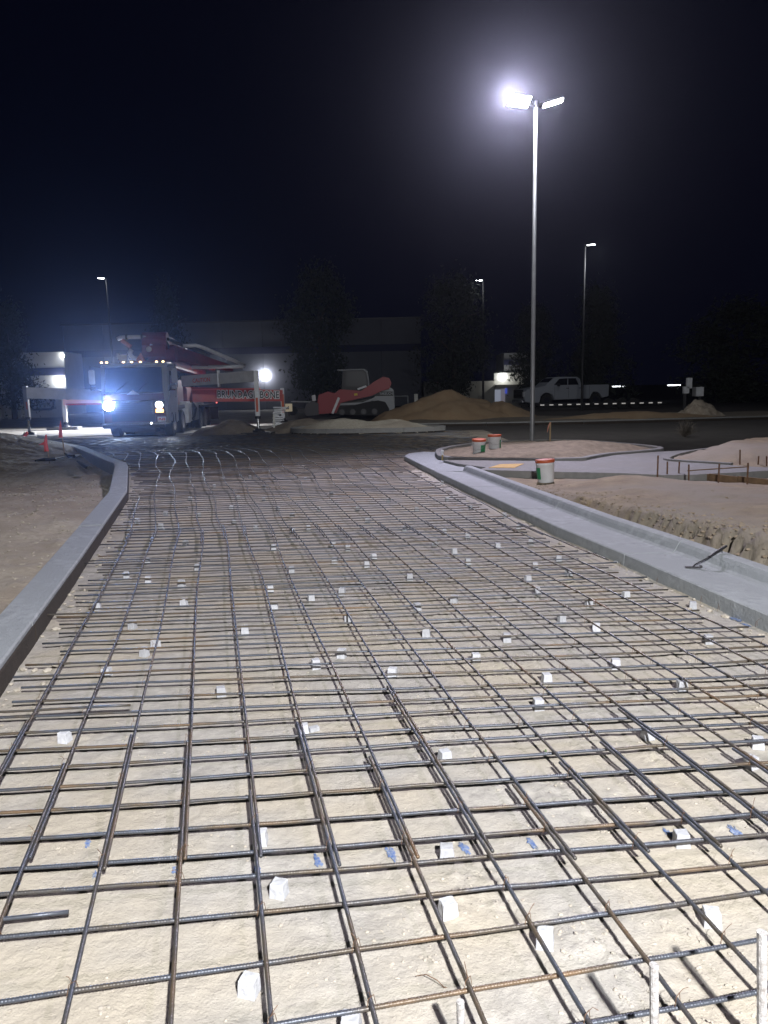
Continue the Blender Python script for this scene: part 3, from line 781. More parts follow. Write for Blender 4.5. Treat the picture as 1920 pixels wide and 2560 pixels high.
# ------------------------------------------------------------------ buckets
def bucket(loc, lb, rz, tilt=.06, sc=1.0):
    t = empty('plastic_bucket', loc, rz, lb, 'bucket', 'paint buckets on the soil'); t.rotation_euler = (tilt, tilt * .7, rz); t.scale = (sc,) * 3
    lathe('pail', [(.128, 0), (.131, .01), (.146, .285), (.152, .29), (.152, .31), (.147, .315), (.148, .335)], white, t)
    lathe('lid', [(.150, .325), (.158, .328), (.158, .372), (.150, .378), (.10, .378)], orangep, t)
    b = MB(); n = 10
    vs = []
    for i in range(n + 1):
        a = -.9 + 1.15 * i / n
        vs.append((.1385 * math.cos(a), .1385 * math.sin(a), .06)); vs.append((.1485 * math.cos(a), .1485 * math.sin(a), .25))
    b.add(vs, [(2 * i, 2 * i + 2, 2 * i + 3, 2 * i + 1) for i in range(n)]).build('label_band', greenp, t)
    b = MB(); b.tube([(-.152, 0, .30), (-.17, -.02, .24), (-.10, -.15, .17), (0, -.19, .15), (.10, -.15, .17), (.17, -.02, .24), (.152, 0, .30)], .003, 6).build('handle', galv, t)
    return t
bucket((2.80, 13.0, .04), 'large white bucket with orange lid standing in front of the sidewalk edge', -2.6, .05, 1.05)
bucket((2.15, 17.0, .16), 'white and green bucket with orange lid, one of two on the island, nearer the ramp', -.5, .05)
bucket((2.62, 17.75, .20), 'white and green bucket with orange lid, nearer the lamp pole of the island pair', .1, -.03)
# irrigation valve / marker at the island tip
t = empty('irrigation_riser', P(1106, 1149, .18), label='small white and brass riser with a cap at the kerb ramp', cat='riser')
MB().cyl((0, 0, -.02), (0, 0, .10), .02, n=10).build('pipe', mat('brass', (.35, .27, .12), .5, metal=.5), t)
MB().ball((0, 0, .17), .035, 10).build('cap', white, t)
MB().cyl((0, 0, .10), (0, 0, .145), .028, .02, n=10).build('collar', white, t)
# wooden stake with ribbon beyond the pole
t = empty('survey_stake', P(1375, 1104, .2), label='bare wooden survey stake with orange ribbon right of the lamp pole', cat='stake')
MB().box((0, 0, .25), (.04, .02, .54)).build('stake', stakew, t)
MB().tube([(0, -.01, .50), (-.05, -.03, .42), (-.08, -.02, .25)], [.012, .02, .008], 5).build('ribbon', mat('faded_ribbon', (.6, .28, .2), .7), t)

# ------------------------------------------------------------------ flags on the left
for j, (px, yb, yt, fy0, fy1, lb) in enumerate(((122, 1150, 1092, 1092, 1130, 'short lath with twisted pink ribbon in the soil nearest the kerb'), (160, 1136, 1060, 1060, 1097, 'tall lath topped by a pink ribbon just behind the kerb'), (63, 1100, 1081, 1082, 1102, 'stub with a drooping pink ribbon beside the outrigger pad'))):
    p = P(px, yb, .05); dd = math.hypot(p.x, p.y) / F_PX
    t = empty('survey_lath', p, label=lb, cat='marker lath', group='pink ribbon laths by the left kerb')
    H_ = (yb - yt) * dd
    MB().box((0, 0, H_ / 2 - .1), (.025, .012, H_ + .2), ry=-.05).build('lath', stakew, t)
    a0 = (yb - fy0) * dd; a1 = (yb - fy1) * dd
    b = MB(); w = .05
    if j == 1: b.tube([(0, -.02, a0 + .03), (-.02, -.03, a0 - .15), (-.04, -.03, a1)], [.004, .04, .06], 6)
    elif j == 0:
        b.tube([(0, -.02, a0), (-.03, -.03, (a0 + a1) / 2), (-.02, -.03, a1)], [.02, .05, .06], 6); b.tube([(-.03, -.02, (a0 + a1) / 2), (-.20, -.03, (a0 + a1) / 2 - .04)], [.05, .01], 5)
    else: b.tube([(.12, -.02, a0), (.02, -.03, (a0 + a1) / 2), (-.10, -.03, a1)], [.04, .07, .02], 6); b.tube([(.02, -.03, (a0 + a1) / 2 + .05), (.16, -.03, (a0 + a1) / 2 + .08)], [.05, .01], 5)
    b.build('ribbon', pinkf, t)
# dark scraps of fabric / crack in the soil
for j, pts in enumerate([[(88, 1152), (110, 1149), (135, 1148), (160, 1142)], [(162, 1133), (172, 1141), (185, 1141), (203, 1137)], [(193, 1153), (207, 1162), (223, 1171)]]):
    q = [P(x, y, .10) for x, y in pts]
    tag(MB().tube(q, [.02, .05, .05, .02][:len(q)], 6).build('black_sheeting', blackp), ['long strip of black sheeting in the soil, under the laths', 'folded strip of black sheeting between lath and kerb', 'thin strip of black sheeting next to the kerb back'][j], 'sheeting')

# ------------------------------------------------------------------ street lamps
def panel(b, w, l, t): b.box((0, 0, 0), (w, l, t))
def street_lamp(loc, h, heads, lb, r0=.11, r1=.06, emm=e_lamp, grp=None, pm=None):
    t = empty('street_lamp', loc, 0, lb, 'street lamp', grp)
    MB().tube([(0, 0, -.1), (0, 0, .0), (0, 0, h)], [r0, r0, r1], 14).build('pole', pm or galv, t, smooth=True)
    MB().box((0, 0, .05), (.34, .34, .03)).build('base_plate', darkst, t)
    for (az, ln, tilt, s) in heads:
        d = Vector((math.cos(az), math.sin(az), 0))
        MB().tube([(0, 0, h - .15), tuple(d * ln * .5 + Vector((0, 0, h - .12))), tuple(d * ln + Vector((0, 0, h - .06)))], .035, 8).build('arm', darkst, t)
        hd = MB().box((0, 0, 0), (.62 * s, .36 * s, .07), taper=.8).build('lamp_head', darkst, t, bevel=.01)
        c = d * (ln + .3 * s) + Vector((0, 0, h - .04)); hd.location = c; hd.rotation_euler = (tilt[0], tilt[1], az)
        pn = MB().box((0, 0, -.040), (.54 * s, .30 * s, .012)).build('led_panel', emm, hd)
    return t
lamp_base = Vector((4.11, 20.92, .12))
HP = D(1325, 252, 20.92).z - .12
street_lamp(lamp_base, HP, [(math.pi + .35, .18, (rad(38), 0, 0), 1.0), (-.1, .16, (0, rad(-14), 0), .9)], 'tall galvanised double-headed lamp pole rising from the soil island, dazzling white', .062, .045)
LH = D(1275, 237, 20.6); RH = D(1383, 247, 20.95)
main_l = lamp('main_lamp_light', 'SPOT', LH + Vector((0, -.16, -.10)), 6400, (0.88, 0.80, 1.0), (LH.x - 1.5, LH.y - 12, 1), .16, 120, 1.0)
lamp('main_lamp_light', 'SPOT', RH + Vector((0, 0, -.12)), 4200, (0.95, 0.98, 1.0), (RH.x + 5, RH.y + 22, 0), .12, 150, .8)
# the lit face of the tilted lamp head, towards the road
far_lamps = [(1478, 610, 1463, 50, 'single street lamp on a slim pole behind the pickup', 260), (1202, 699, 1208, 60, 'distant street lamp above the trees, left of the tall pole', 120), (260, 694, 265, 62, 'distant street lamp above the pump truck', 120)]
for (px, py, pxp, Y, lb, pw) in far_lamps:
    top = D(px, py, Y); pb = D(pxp, py, Y)
    az = 0 if px > pxp else math.pi
    street_lamp((pb.x, Y, 0), top.z, [(az - (.5 if az == 0 else -.5), .12, (0, 0, 0), .85)], lb, .09, .05, e_far, 'street lamps', blackp)
    if pw > 200: lamp('far_lamp_light', 'SPOT', top + Vector((.5 if az == 0 else -.5, 0, -.2)), pw, (.92, .96, 1), (top.x, top.y - 3, 0), .12, 150, .9)
# second lamp group pole top behind the trees at x~1212 (a lower lamp)
t = D(1212, 925, 58)

# ------------------------------------------------------------------ soil piles
def pile(name, cx, cy, rx, ry, h, material, lb, rough=.12, step=.12, skew=0, seed=0, base=-.02, cat='soil pile'):
    X = arange(-rx * 1.25, rx * 1.25, step); Y = arange(-ry * 1.25, ry * 1.25, step); nx = len(X); vs = []
    for y in Y:
        for x in X:
            d = math.hypot(x / rx, y / ry) + .14 * fbm(x * .6 / max(.6, rx) * 3 + seed, y * .6 / max(.6, ry) * 3, 3)
            q = max(0, 1 - d); z = h * (q ** .85) * 1.05
            z = min(z, h) - (0 if d < 1.0 else (d - 1) * .3) + rough * h * fbm(x * 2 + seed, y * 2, 4) * min(1, q * 3)
            z += .0
            vs.append((x + skew * z, y, z + base))
    fs = [(j * nx + i, j * nx + i + 1, (j + 1) * nx + i + 1, (j + 1) * nx + i) for j in range(len(Y) - 1) for i in range(nx - 1)]
    me = bpy.data.meshes.new(name); me.from_pydata(vs, [], fs); me.update(); me.polygons.foreach_set('use_smooth', [True] * len(me.polygons))
    return tag(link_mesh(name, me, material, loc=(cx, cy, 0)), lb, cat)
soil_b = mat('brown_soil', (0.31, 0.225, 0.14), .95, vscale=2, bump=.8, bscale=10, color2=(0.27, 0.18, 0.105))
pile('soil_pile', 3.4, 39.5, 3.9, 2.4, 1.55, soil_b, 'big brown soil pile behind the far kerb, left of the lamp pole', .06, .16, seed=3)
pile('soil_pile', 6.1, 39.2, 2.0, 1.6, .95, soil_b, 'right shoulder of the big brown soil pile, below the white wall', .06, .16, seed=8)
pile('soil_pile', -6.1, 30.9, 1.6, 1.3, .60, soil_dark, 'low dark soil pile between the truck wheels and outrigger foot', .05, .1, seed=1)
pile('soil_pile', -3.1, 31.5, 2.1, 1.3, .55, soil_dark, 'dark soil heap behind the white wooden stake', .08, .1, seed=5)
pile('soil_pile', 11.6, 35.5, 5.2, 1.1, .42, soil_b, 'long low soil bank below the pickup and trailer', .10, .16, seed=2)
pile('soil_pile', 20.0, 35.6, 4.4, 1.1, .30, soil_dark, 'low dark soil bank at the far right edge', .10, .18, seed=12)
pile('gravel_pile', 15.1, 36.4, 1.25, 1.0, .82, mat('pale_rubble', (.42, .36, .29), .95, vscale=5, bump=1.0, bscale=8, color2=(.28, .23, .18)), 'pale lumpy rubble heap at the far right, beside the post', .35, .07, seed=6, cat='rubble heap')

# far kerb with dark face
fk = empty('far_kerb', (0, 0, 0), label='long low concrete kerb across the far side of the dark road', cat='kerb')
pth = [(1.3, 33.4), (4.5, 32.9), (8.64, 32.7), (13, 33.0), (17, 33.5), (26, 34.6)]
for a, b_ in zip(pth, pth[1:]):
    sweep('kerb_segment', [a, (b_[0] - .02, b_[1])], [(0, -.05), (0, .15), (-.16, .15), (-.16, -.05)], conc2, fk)
    sweep('form_board', [a, (b_[0] - .02, b_[1])], [(.003, -.05), (.003, .10), (.04, .10), (.04, -.05)], felt, fk)  # dark strip, not a board: paints the shade of the kerb face
grid('soil', arange(1.3, 30, .35), arange(33.6, 40, .35), lambda x, y: .10 + .08 * fbm(x * .5, y * .6, 3) if y > 33.4 + .06 * max(0, x - 8.6) + .12 else -.1, soil_dark, kind='structure')

# island B (kerbed soil island in front of the loader)
ib = [(-3.5, 29.6), (-3.0, 28.4), (-1.4, 27.85), (.6, 27.75), (2.1, 28.2), (2.3, 28.9), (1.0, 30.5), (-1.0, 31.6), (-3.0, 31.2)]
ib_s = smooth_poly(ib, 2)
kb = empty('island_kerb', (0, 0, 0), label='flat oval concrete kerb around the soil island before the red loader', cat='kerb')
ring = list(reversed(ib_s)); n = len(ring)
for a in range(0, n, 6):
    seg = [ring[(a + t) % n] for t in range(7)]
    sweep('kerb_segment', seg, [(0, .10), (0, .26), (-.16, .26), (-.16, .10)], conc2, kb)
    sweep('form_board', seg, [(-.015, -.05), (-.015, .098), (-.12, .098), (-.12, -.05)], felt, kb)
mound('island_soil', ib_s, .2, lambda x, y, d: min(1, d / .8) * (.10 + .26 * math.exp(-((x + 1.6) / 1.1) ** 2 - ((y - 29.9) / .9) ** 2) + .24 * math.exp(-((x - .7) / .8) ** 2 - ((y - 30) / .9) ** 2)) + .04 * fbm(x * 2, y * 2, 3), .12, soil_grey, kind='structure')

# white stake, stack of boards, box
t = MB().box((0, 0, .35), (.07, .03, .78)).build('survey_stake', bwhite, loc=tuple(P(686, 1081, 0))); tag(t, 'white painted stake in front of the stacked white foam pieces', 'stake')
t = empty('foam_stack', P(684, 1064, .0), label='ragged stack of white foam pieces behind the white stake', cat='stack'); t.location = (-4.4, 32.2, .15)
rg = random.Random(3); 
for i in range(11):
    MB().box((rg.uniform(-.08, .08) + (.10 if i > 7 else 0), 0, .08 + i * .075), (rg.uniform(.25, .5) + (.25 if i > 8 else 0), .3, .05), ry=rg.uniform(-.12, .12), rz=rg.uniform(-.3, .3)).build('foam_piece', white, t)

# ------------------------------------------------------------------ pump truck
TX, TY = P(352, 1094, 0).x + .05, 28.9
tr = empty('concrete_pump_truck', (TX, TY, 0), rad(4.0), 'red and white concrete pump truck facing the camera with outriggers spread and one headlight blazing', 'pump truck'); tr.scale = (1, 1, .96)
def tb(name, m, fn, parent=tr, **k):
    b = MB(); fn(b); return b.build(name, m, parent, **k)
# local axes: x right (viewer), y away from camera, z up; front of cab at y = 0
cab = tb('cab', cabm, lambda b: b.prism([(0.02, .55), (0, 1.45), (.06, 1.75), (.22, 2.84), (.38, 2.93), (2.0, 2.95), (2.05, .55)], -1.22, 1.22, 'x'), bevel=.05)
tb('windshield', glass, lambda b: b.add([(-1.06, .035, 1.80), (1.06, .035, 1.80), (1.04, .19, 2.76), (-1.04, .19, 2.76), (-1.06, .07, 1.80), (1.06, .07, 1.80), (1.04, .225, 2.76), (-1.04, .225, 2.76)],
   [(0, 1, 2, 3), (7, 6, 5, 4), (0, 4, 5, 1), (1, 5, 6, 2), (2, 6, 7, 3), (3, 7, 4, 0)]))
for s in (-1, 1):
    tb('door', cabm, lambda b: b.box((s * 1.23, 1.0, 1.75), (.03, 1.25, 2.1)), bevel=.01)
    d_ = tb('side_window', glass, lambda b: b.prism([(.38, 1.85), (1.45, 1.85), (1.45, 2.62), (.55, 2.62)], s * 1.25, s * 1.262, 'x'))
    tb('door_handle', chrome, lambda b: b.box((s * 1.26, 1.45, 1.6), (.02, .16, .03)))
tb('front_panel', maroon, lambda b: (b.box((0, -.012, 1.62), (2.2, .03, .26)), b.box((0, -.010, .82), (2.3, .03, .50))), bevel=.006)
tb('emblem', white, lambda b: b.prism([(-.26, 1.72), (.22, 1.72), (.05, 1.84), (-.02, 1.90), (-.10, 1.84)], -.045, -.03, 'y'))
gr = tb('grille', blackp, lambda b: b.box((-.06, -.02, 1.22), (1.45, .05, .46)))
for i in range(6): tb('slat', darkst, lambda b: b.box((-.06, -.05, 1.04 + i * .075), (1.40, .02, .025)), gr)
tb('grille_frame', chrome, lambda b: (b.box((.72, -.05, 1.22), (.09, .03, .50)), b.box((-.86, -.05, 1.22), (.06, .03, .5)), b.tube([(-.86, -.055, 1.47), (-.3, -.055, 1.45), (-.12, -.055, 1.41), (.1, -.055, 1.41), (.3, -.055, 1.46), (.74, -.055, 1.47)], .022, 6)))
tb('lower_grille', blackp, lambda b: b.box((-.05, -.03, .83), (1.6, .05, .30)))
tb('bumper', chrome, lambda b: b.box((-.05, -.10, .60), (2.42, .22, .10)), bevel=.02)
tb('bumper_skirt', blackp, lambda b: b.box((-.05, -.02, .49), (2.3, .20, .14)), bevel=.02)
for s, mm, nm in ((-1, e_head, 'headlight'), (1, e_head2, 'headlight')):
    hx = s * .93
    hb = tb(nm, darkst, lambda b: b.box((hx, -.05, 1.22), (.40, .08, .50)), bevel=.02)
    tb('lens', mm, lambda b: b.cyl((hx, -.10, 1.30), (hx, -.115, 1.30), .19 if s < 0 else .14, n=20), hb)
    tb('turn_signal', e_amber if s > 0 else darkst, lambda b: b.box((hx, -.10, 1.07), (.28, .03, .13)), hb)
tb('fog_lamp', e_head2, lambda b: b.cyl((.62, -.215, .60), (.62, -.23, .60), .035, n=12))
pl = tb('licence_plate', white, lambda b: b.box((1.02, -.22, .75), (.32, .012, .19)))
tb('plate_letters', redl, lambda b: [b.box((1.02 + dx, -.229, .75), (.035, .006, .09), ry=r_) for dx, r_ in ((-.10, .2), (-.04, -.4), (.03, .3), (.09, 0))], pl)
for x in (-1.17, -.98, -.36, -.06, .26, .86, 1.10):
    tb('marker_lamp', e_mark, lambda b: b.ball((x, .26, 2.975), .042, 8, (1.2, 1, .8)))
tb('roof_visor', cabm, lambda b: b.box((0, .14, 2.90), (2.36, .22, .08)), bevel=.02)
for s in (-1, 1):
    mr = tb('mirror', cabm if s > 0 else white, lambda b: b.box((s * 1.52, .10, 2.42), (.22, .10, .56)), bevel=.03)
    tb('mirror_arm', blackp, lambda b: b.tube([(s * 1.24, .3, 2.8), (s * 1.56, .14, 2.84), (s * 1.60, .14, 2.0), (s * 1.24, .3, 1.85)], .022, 6), mr)
    tb('wide_mirror', chrome, lambda b: b.box((s * 1.50, .09, 1.98), (.20, .08, .16)), mr, bevel=.02)
tb('wiper', blackp, lambda b: (b.tube([(-.7, .02, 1.78), (-.25, .07, 2.2)], .012, 5), b.tube([(.1, .02, 1.78), (.5, .07, 2.2)], .012, 5)))
def wheel(x, y, r=.52, w=.34, par=tr):
    o = MB().tube([(x - w / 2, y, r), (x - w / 2 + .04, y, r), (x + w / 2 - .04, y, r), (x + w / 2, y, r)], [r - .06, r, r, r - .06], 28).build('wheel', rubber, par)
    MB().cyl((x - w / 2 - .006, y, r), (x + w / 2 + .006, y, r), r * .55, n=18).build('rim', chrome, o)
    return o
for y in (1.25, 3.1):
    for x in (-1.02, 1.02): wheel(x, y)
for y in (7.4, 8.8, 10.1):
    for x in (-1.08, -.72, .72, 1.08): wheel(x, y, .50, .30)
tb('chassis', darkst, lambda b: (b.box((-.45, 5.8, .85), (.12, 11, .3)), b.box((.45, 5.8, .85), (.12, 11, .3)), b.box((0, 5.6, 1.15), (2.3, 6.8, .16))))
tb('axle', darkst, lambda b: (b.cyl((-1, 1.25, .5), (1, 1.25, .5), .10), b.cyl((-1, 3.1, .5), (1, 3.1, .5), .10), b.box((-.1, 1.2, .33), (1.3, .7, .25)), b.box((.1, 5, .45), (1.5, 1.4, .40))))
tb('water_tank', white, lambda b: b.box((1.02, 4.35, .88), (.50, 1.0, .95)), bevel=.06)
tb('hose', blackp, lambda b: b.tube([(1.30, 4.9, 1.3), (1.38, 5.3, 1.05), (1.34, 5.0, .65), (1.20, 4.6, .52)], .05, 8))
tb('rear_fender', blackp, lambda b: (b.box((1.12, 8.7, 1.12), (.5, 4.4, .06)), b.box((-1.12, 8.7, 1.12), (.5, 4.4, .06))))
tb('toolbox', darkst, lambda b: b.box((1.05, 5.9, .85), (.5, 1.1, .75)), bevel=.02); tb('toolbox', darkst, lambda b: b.box((-1.05, 5.4, .85), (.5, 2.0, .75)), bevel=.02)
tb('mud_flap', rubber, lambda b: b.box((1.3, 10.9, .62), (.5, .03, .65)))
tb('tail_lamp', e_red, lambda b: b.ball((1.52, 10.7, 1.18), .04, 8))
tb('pump_frame', redd, lambda b: (b.box((0, 4.0, 1.75), (1.9, 1.5, 1.1)), b.box((0, 8.6, 1.6), (1.6, 4.4, .8))), bevel=.04)
tb('turret', redd, lambda b: (b.cyl((0, 3.2, 2.2), (0, 3.2, 3.0), .62, .5, n=20), b.box((.1, 3.1, 3.0), (1.3, 1.0, .5))), bevel=.02)
# folded boom: red arms laid one beside another, running back over the truck
def arm(b, p0, p1, w, h0, h1):
    p0, p1 = Vector(p0), Vector(p1); d = (p1 - p0).normalized(); sx = d.cross(Vector((0, 0, 1))).normalized() * w / 2; up = sx.cross(d).normalized()
    if up.z < 0: up = -up
    vs = []
    for p, h in ((p0, h0), (p1, h1)):
        for a_, c_ in ((-1, -1), (1, -1), (1, 1), (-1, 1)): vs.append(p + sx * a_ + up * (h / 2 * c_))
    b.add(vs, [(0, 1, 2, 3), (7, 6, 5, 4), (0, 4, 5, 1), (1, 5, 6, 2), (2, 6, 7, 3), (3, 7, 4, 0)])
tb('boom_arm', redd, lambda b: arm(b, (.25, 2.3, 3.92), (.60, 11.0, 3.30), .34, .62, .36), bevel=.02)
tb('boom_arm', redd, lambda b: arm(b, (.65, 2.2, 3.75), (1.4, 10.8, 3.0), .30, .62, .34), bevel=.02)
tb('boom_arm', redd, lambda b: arm(b, (1.0, 2.4, 3.45), (2.4, 10.2, 2.95), .26, .62, .28), bevel=.02)
tb('boom_arm', redd, lambda b: arm(b, (.1, 2.4, 3.35), (.9, 10.5, 2.75), .40, .55, .4), bevel=.02)
tb('boom_knuckle', redd, lambda b: (b.cyl((.0, 2.15, 3.9), (.95, 2.15, 3.9), .36, n=18), b.cyl((-.05, 2.2, 3.35), (1.25, 2.2, 3.35), .34, n=18), b.box((.45, 2.1, 3.6), (.9, .5, .7))), bevel=.01)
tb('boom_cylinder', darkst, lambda b: (b.cyl((.1, 1.9, 3.2), (.3, 4.2, 3.4), .09, n=12), b.cyl((1.0, 1.95, 3.95), (1.9, 6.5, 3.5), .07, n=12)))
tb('concrete_pipe', white, lambda b: (b.tube([(-.95, 1.9, 3.98), (-.82, 1.9, 4.04), (-.5, 1.9, 4.05), (-.15, 1.9, 4.05), (.15, 1.9, 4.03), (.32, 1.9, 3.90), (.36, 1.9, 3.70)], .085, 10),
     b.tube([(-.42, 1.85, 3.55), (-.50, 1.85, 3.42), (-.46, 1.85, 3.28), (-.32, 1.85, 3.18), (-.15, 1.85, 3.16)], .09, 10), b.ball((.25, 1.85, 3.55), .12, 10)), smooth=True)
tb('pipe_clamp', blackp, lambda b: (b.cyl((-.62, 1.9, 4.05), (-.54, 1.9, 4.05), .11, n=12), b.cyl((-.02, 1.9, 4.05), (.06, 1.9, 4.05), .11, n=12)))
tb('pipe_bend', mat('pink_primer', (.55, .26, .23), .6), lambda b: (b.tube([(-.78, 1.88, 3.92), (-.45, 1.88, 3.66)], .085, 8), b.tube([(-.2, 1.7, 3.08), (-.05, 1.7, 3.30), (.02, 1.7, 3.05)], [.06, .12, .1], 8)))
tb('delivery_line', greyw, lambda b: (b.tube([(1.45, 2.6, 3.70), (1.95, 2.7, 3.72), (2.15, 3.2, 3.66), (3.0, 6.6, 3.22), (3.25, 8.4, 3.05)], .085, 8), b.tube([(1.2, 6, 2.92), (3.3, 7.5, 2.95)], .09, 8)), smooth=True)
tb('work_lamp', white, lambda b: (b.box((-.80, 1.3, 3.26), (.09, .12, .22)), b.box((-.62, 1.35, 3.18), (.30, .25, .26)), b.cyl((-.68, 1.3, 2.95), (-.68, 1.3, 3.2), .03, n=8)))
for (a0, a1, rr__) in (((.3, 2.0, 4.2), (.8, 9, 3.6), .03), ((.5, 2.0, 4.25), (1.3, 8.5, 3.55), .025), ((1.15, 2.1, 3.8), (2.2, 9.5, 3.15), .03), ((.9, 1.9, 3.95), (1.1, 2.0, 3.0), .03)):
    tb('hydraulic_hose', blackp, lambda b: b.tube([a0, tuple(Vector(a0).lerp(Vector(a1), .3) + Vector((.05, 0, .07))), tuple(Vector(a0).lerp(Vector(a1), .65) + Vector((-.04, 0, -.05))), a1], rr__, 6))
for k in range(6):
    f_ = k / 6; q_ = Vector((.25, 2.3, 3.92)).lerp(Vector((.60, 11.0, 3.30)), f_ + .08)
    tb('arm_bracket', darkst, lambda b: b.box((q_.x, q_.y, q_.z), (.46, .10, .78 - .25 * f_)))
for k in range(4):
    tb('hand_rail', galv, lambda b: b.tube([(-1.1, 4.6 + k * 1.4, 1.25), (-1.1, 4.6 + k * 1.4, 2.2), (-1.1, 6.0 + k * 1.4, 2.2)], .025, 6))
tb('hopper', redd, lambda b: b.prism([(10.4, .9), (11.6, 1.3), (11.7, 1.9), (10.4, 1.7)], -.8, .8, 'x'), bevel=.02)
tb('exhaust_stack', chrome, lambda b: b.cyl((-1.0, 2.35, 1.6), (-1.0, 2.35, 3.25), .09, n=12))
tb('step', darkst, lambda b: (b.box((1.28, .75, .62), (.12, .5, .05)), b.box((1.28, .75, .95), (.10, .5, .05)), b.box((1.30, .52, .78), (.04, .04, .36)), b.box((1.30, .98, .78), (.04, .04, .36))))
# outriggers -- each leg, beam, foot measured against the photo
def outrigger(p0, p1, h0, h1, w, m_beam, footz, legtop, lb=None, text=None, tpos=.45, leg_m=white, caut=True, padm=None, pad=(1.0, 1.0, .12), chrome_from=.75, ts=.26, tm=redl):
    p0, p1 = Vector(p0), Vector(p1)
    o = MB(); arm(o, p0, p1, w, h0, h1)
    bm_ = o.build('outrigger_beam', m_beam, None, bevel=.015)
    bm_.parent = tr; bm_.matrix_parent_inverse = trinv
    lg = MB(); lg.box((p1.x, p1.y, (legtop + chrome_from) / 2), (.17, .17, legtop - chrome_from))
    l_ = lg.build('leg_housing', leg_m, None, bevel=.015); l_.parent = bm_
    MB().cyl((p1.x, p1.y, footz), (p1.x, p1.y, chrome_from + .02), .055, n=14).build('ram', chrome, None).parent = bm_
    MB().tube([(p1.x, p1.y, footz - .02), (p1.x, p1.y, footz + .05), (p1.x, p1.y, footz + .12)], [.26, .22, .08], 16).build('foot', blackp, None).parent = bm_
    MB().cyl((p1.x, p1.y, chrome_from - .06), (p1.x, p1.y, chrome_from + .05), .11, n=14).build('collar', blackp, None).parent = bm_
    return bm_
bpy.context.view_layer.update()
trinv = tr.matrix_world.inverted()
def lw(x, y, z):  # truck local -> world
    return tr.matrix_world @ Vector((x, y, z))
# front right
r1 = D(640, 940, 30.3); r0 = lw(1.05, 3.9, 0); s0 = D(458, 953, r0.y); 
fr = outrigger((s0.x, r0.y, s0.z), (r1.x, r1.y, r1.z), .44, .42, .22, greyw, .10, D(640, 926, 30.3).z, chrome_from=D(640, 1043, 30.3).z)
a_ = math.atan2(r1.y - r0.y, r1.x - s0.x); tl = math.atan2(r1.z - s0.z, r1.x - s0.x)
mid = Vector((s0.x, r0.y, s0.z)).lerp(r1, .28)
text_obj('lettering', 'CAUTION', .24, redl, fr, (mid.x - .02, mid.y - .125, mid.z - .02), (rad(90), -tl, a_), .004)
MB().box((Vector((s0.x, r0.y, s0.z)).lerp(r1, .51)[:]), (.06, .30, .66)).build('beam_collar', white, None).parent = fr
MB().box((r1.x, r1.y - .09, 1.15), (.09, .01, .55)).build('warning_stripe', orangep, None).parent = fr
# rear right, red beam with the company name
Yr = 38.0
q0 = D(458, 986, Yr - 1.2); q1 = D(706, 989, Yr)
rr2 = outrigger((q0.x, Yr - 1.2, q0.z), (q1.x, Yr, q1.z), .72, .54, .26, redp, .15, D(706, 970, Yr).z, chrome_from=D(706, 1048, Yr).z)
a_ = math.atan2(1.2, q1.x - q0.x)
tt = Vector((q0.x, Yr - 1.2, q0.z)).lerp(Vector((q1.x, Yr, q1.z)), .655)
for off_, m_, e_, dy in ((.035, white, .003, .136), (.0, blackp, .003, .145)):
    text_obj('lettering', 'BRUNDAGE-BONE', .47, m_, rr2, (tt.x, tt.y - dy, tt.z + .02), (rad(90), -math.atan2(q1.z - q0.z, q1.x - q0.x), a_), off_ + .008, e_, space=1.05, sx=.74)
MB().box((q1.x + .02, q1.y - .10, 1.05), (.12, .02, .9)).build('warning_stripe', orangep, None).parent = rr2
MB().box((q0.lerp(q1, .4).x, q0.lerp(q1, .4).y - .14, q0.lerp(q1, .4).z + .27), (3.6, .02, .05), rz=a_).build('beam_ledge', redl, None).parent = rr2
# front left
l1 = D(64, 982, 30.6); l0 = lw(-1.05, 3.9, 0); s1 = D(300, 989, l0.y)
fl = outrigger((s1.x, l0.y, s1.z), (l1.x, l1.y, l1.z), .42, .44, .22, greyw, D(63, 1086, 30.6).z, D(62, 965, 30.6).z, leg_m=galv, chrome_from=D(62, 1046, 30.6).z)
a_ = math.atan2(s1.y - l1.y, s1.x - l1.x); tl = math.atan2(s1.z - l1.z, s1.x - l1.x)
mid = l1.lerp(Vector((s1.x, l0.y, s1.z)), .60)
text_obj('lettering', 'CAUTION', .24, redl, fl, (mid.x, mid.y - .125, mid.z - .02), (rad(90), -tl, a_), .004)
MB().box((l1.lerp(Vector((s1.x, l0.y, s1.z)), .42))[:], (.06, .27, .47)).build('beam_collar', greyw, None).parent = fl
MB().box((l1.x + .04, l1.y - .09, 1.3), (.06, .01, .3)).build('warning_stripe', orangep, None).parent = fl
# rear left, red and white
z1 = D(160, 1004, 37.5); z0 = lw(-1.1, 8.6, 0); zz0 = D(300, 1001, z0.y)
rl = outrigger((zz0.x, z0.y, zz0.z), (z1.x, 37.5, z1.z), .25, .36, .24, mat('white_red_beam', (.75, .45, .45), .45), .15, D(160, 994, 37.5).z, leg_m=white, chrome_from=D(160, 1058, 37.5).z)
MB().box(((z1.x + zz0.x) / 2, (37.5 + z0.y) / 2 - .14, z1.z - .14), (zz0.x - z1.x - .3, .02, .09), rz=math.atan2(z0.y - 37.5, zz0.x - z1.x)).build('warning_stripe', redp, None).parent = rl
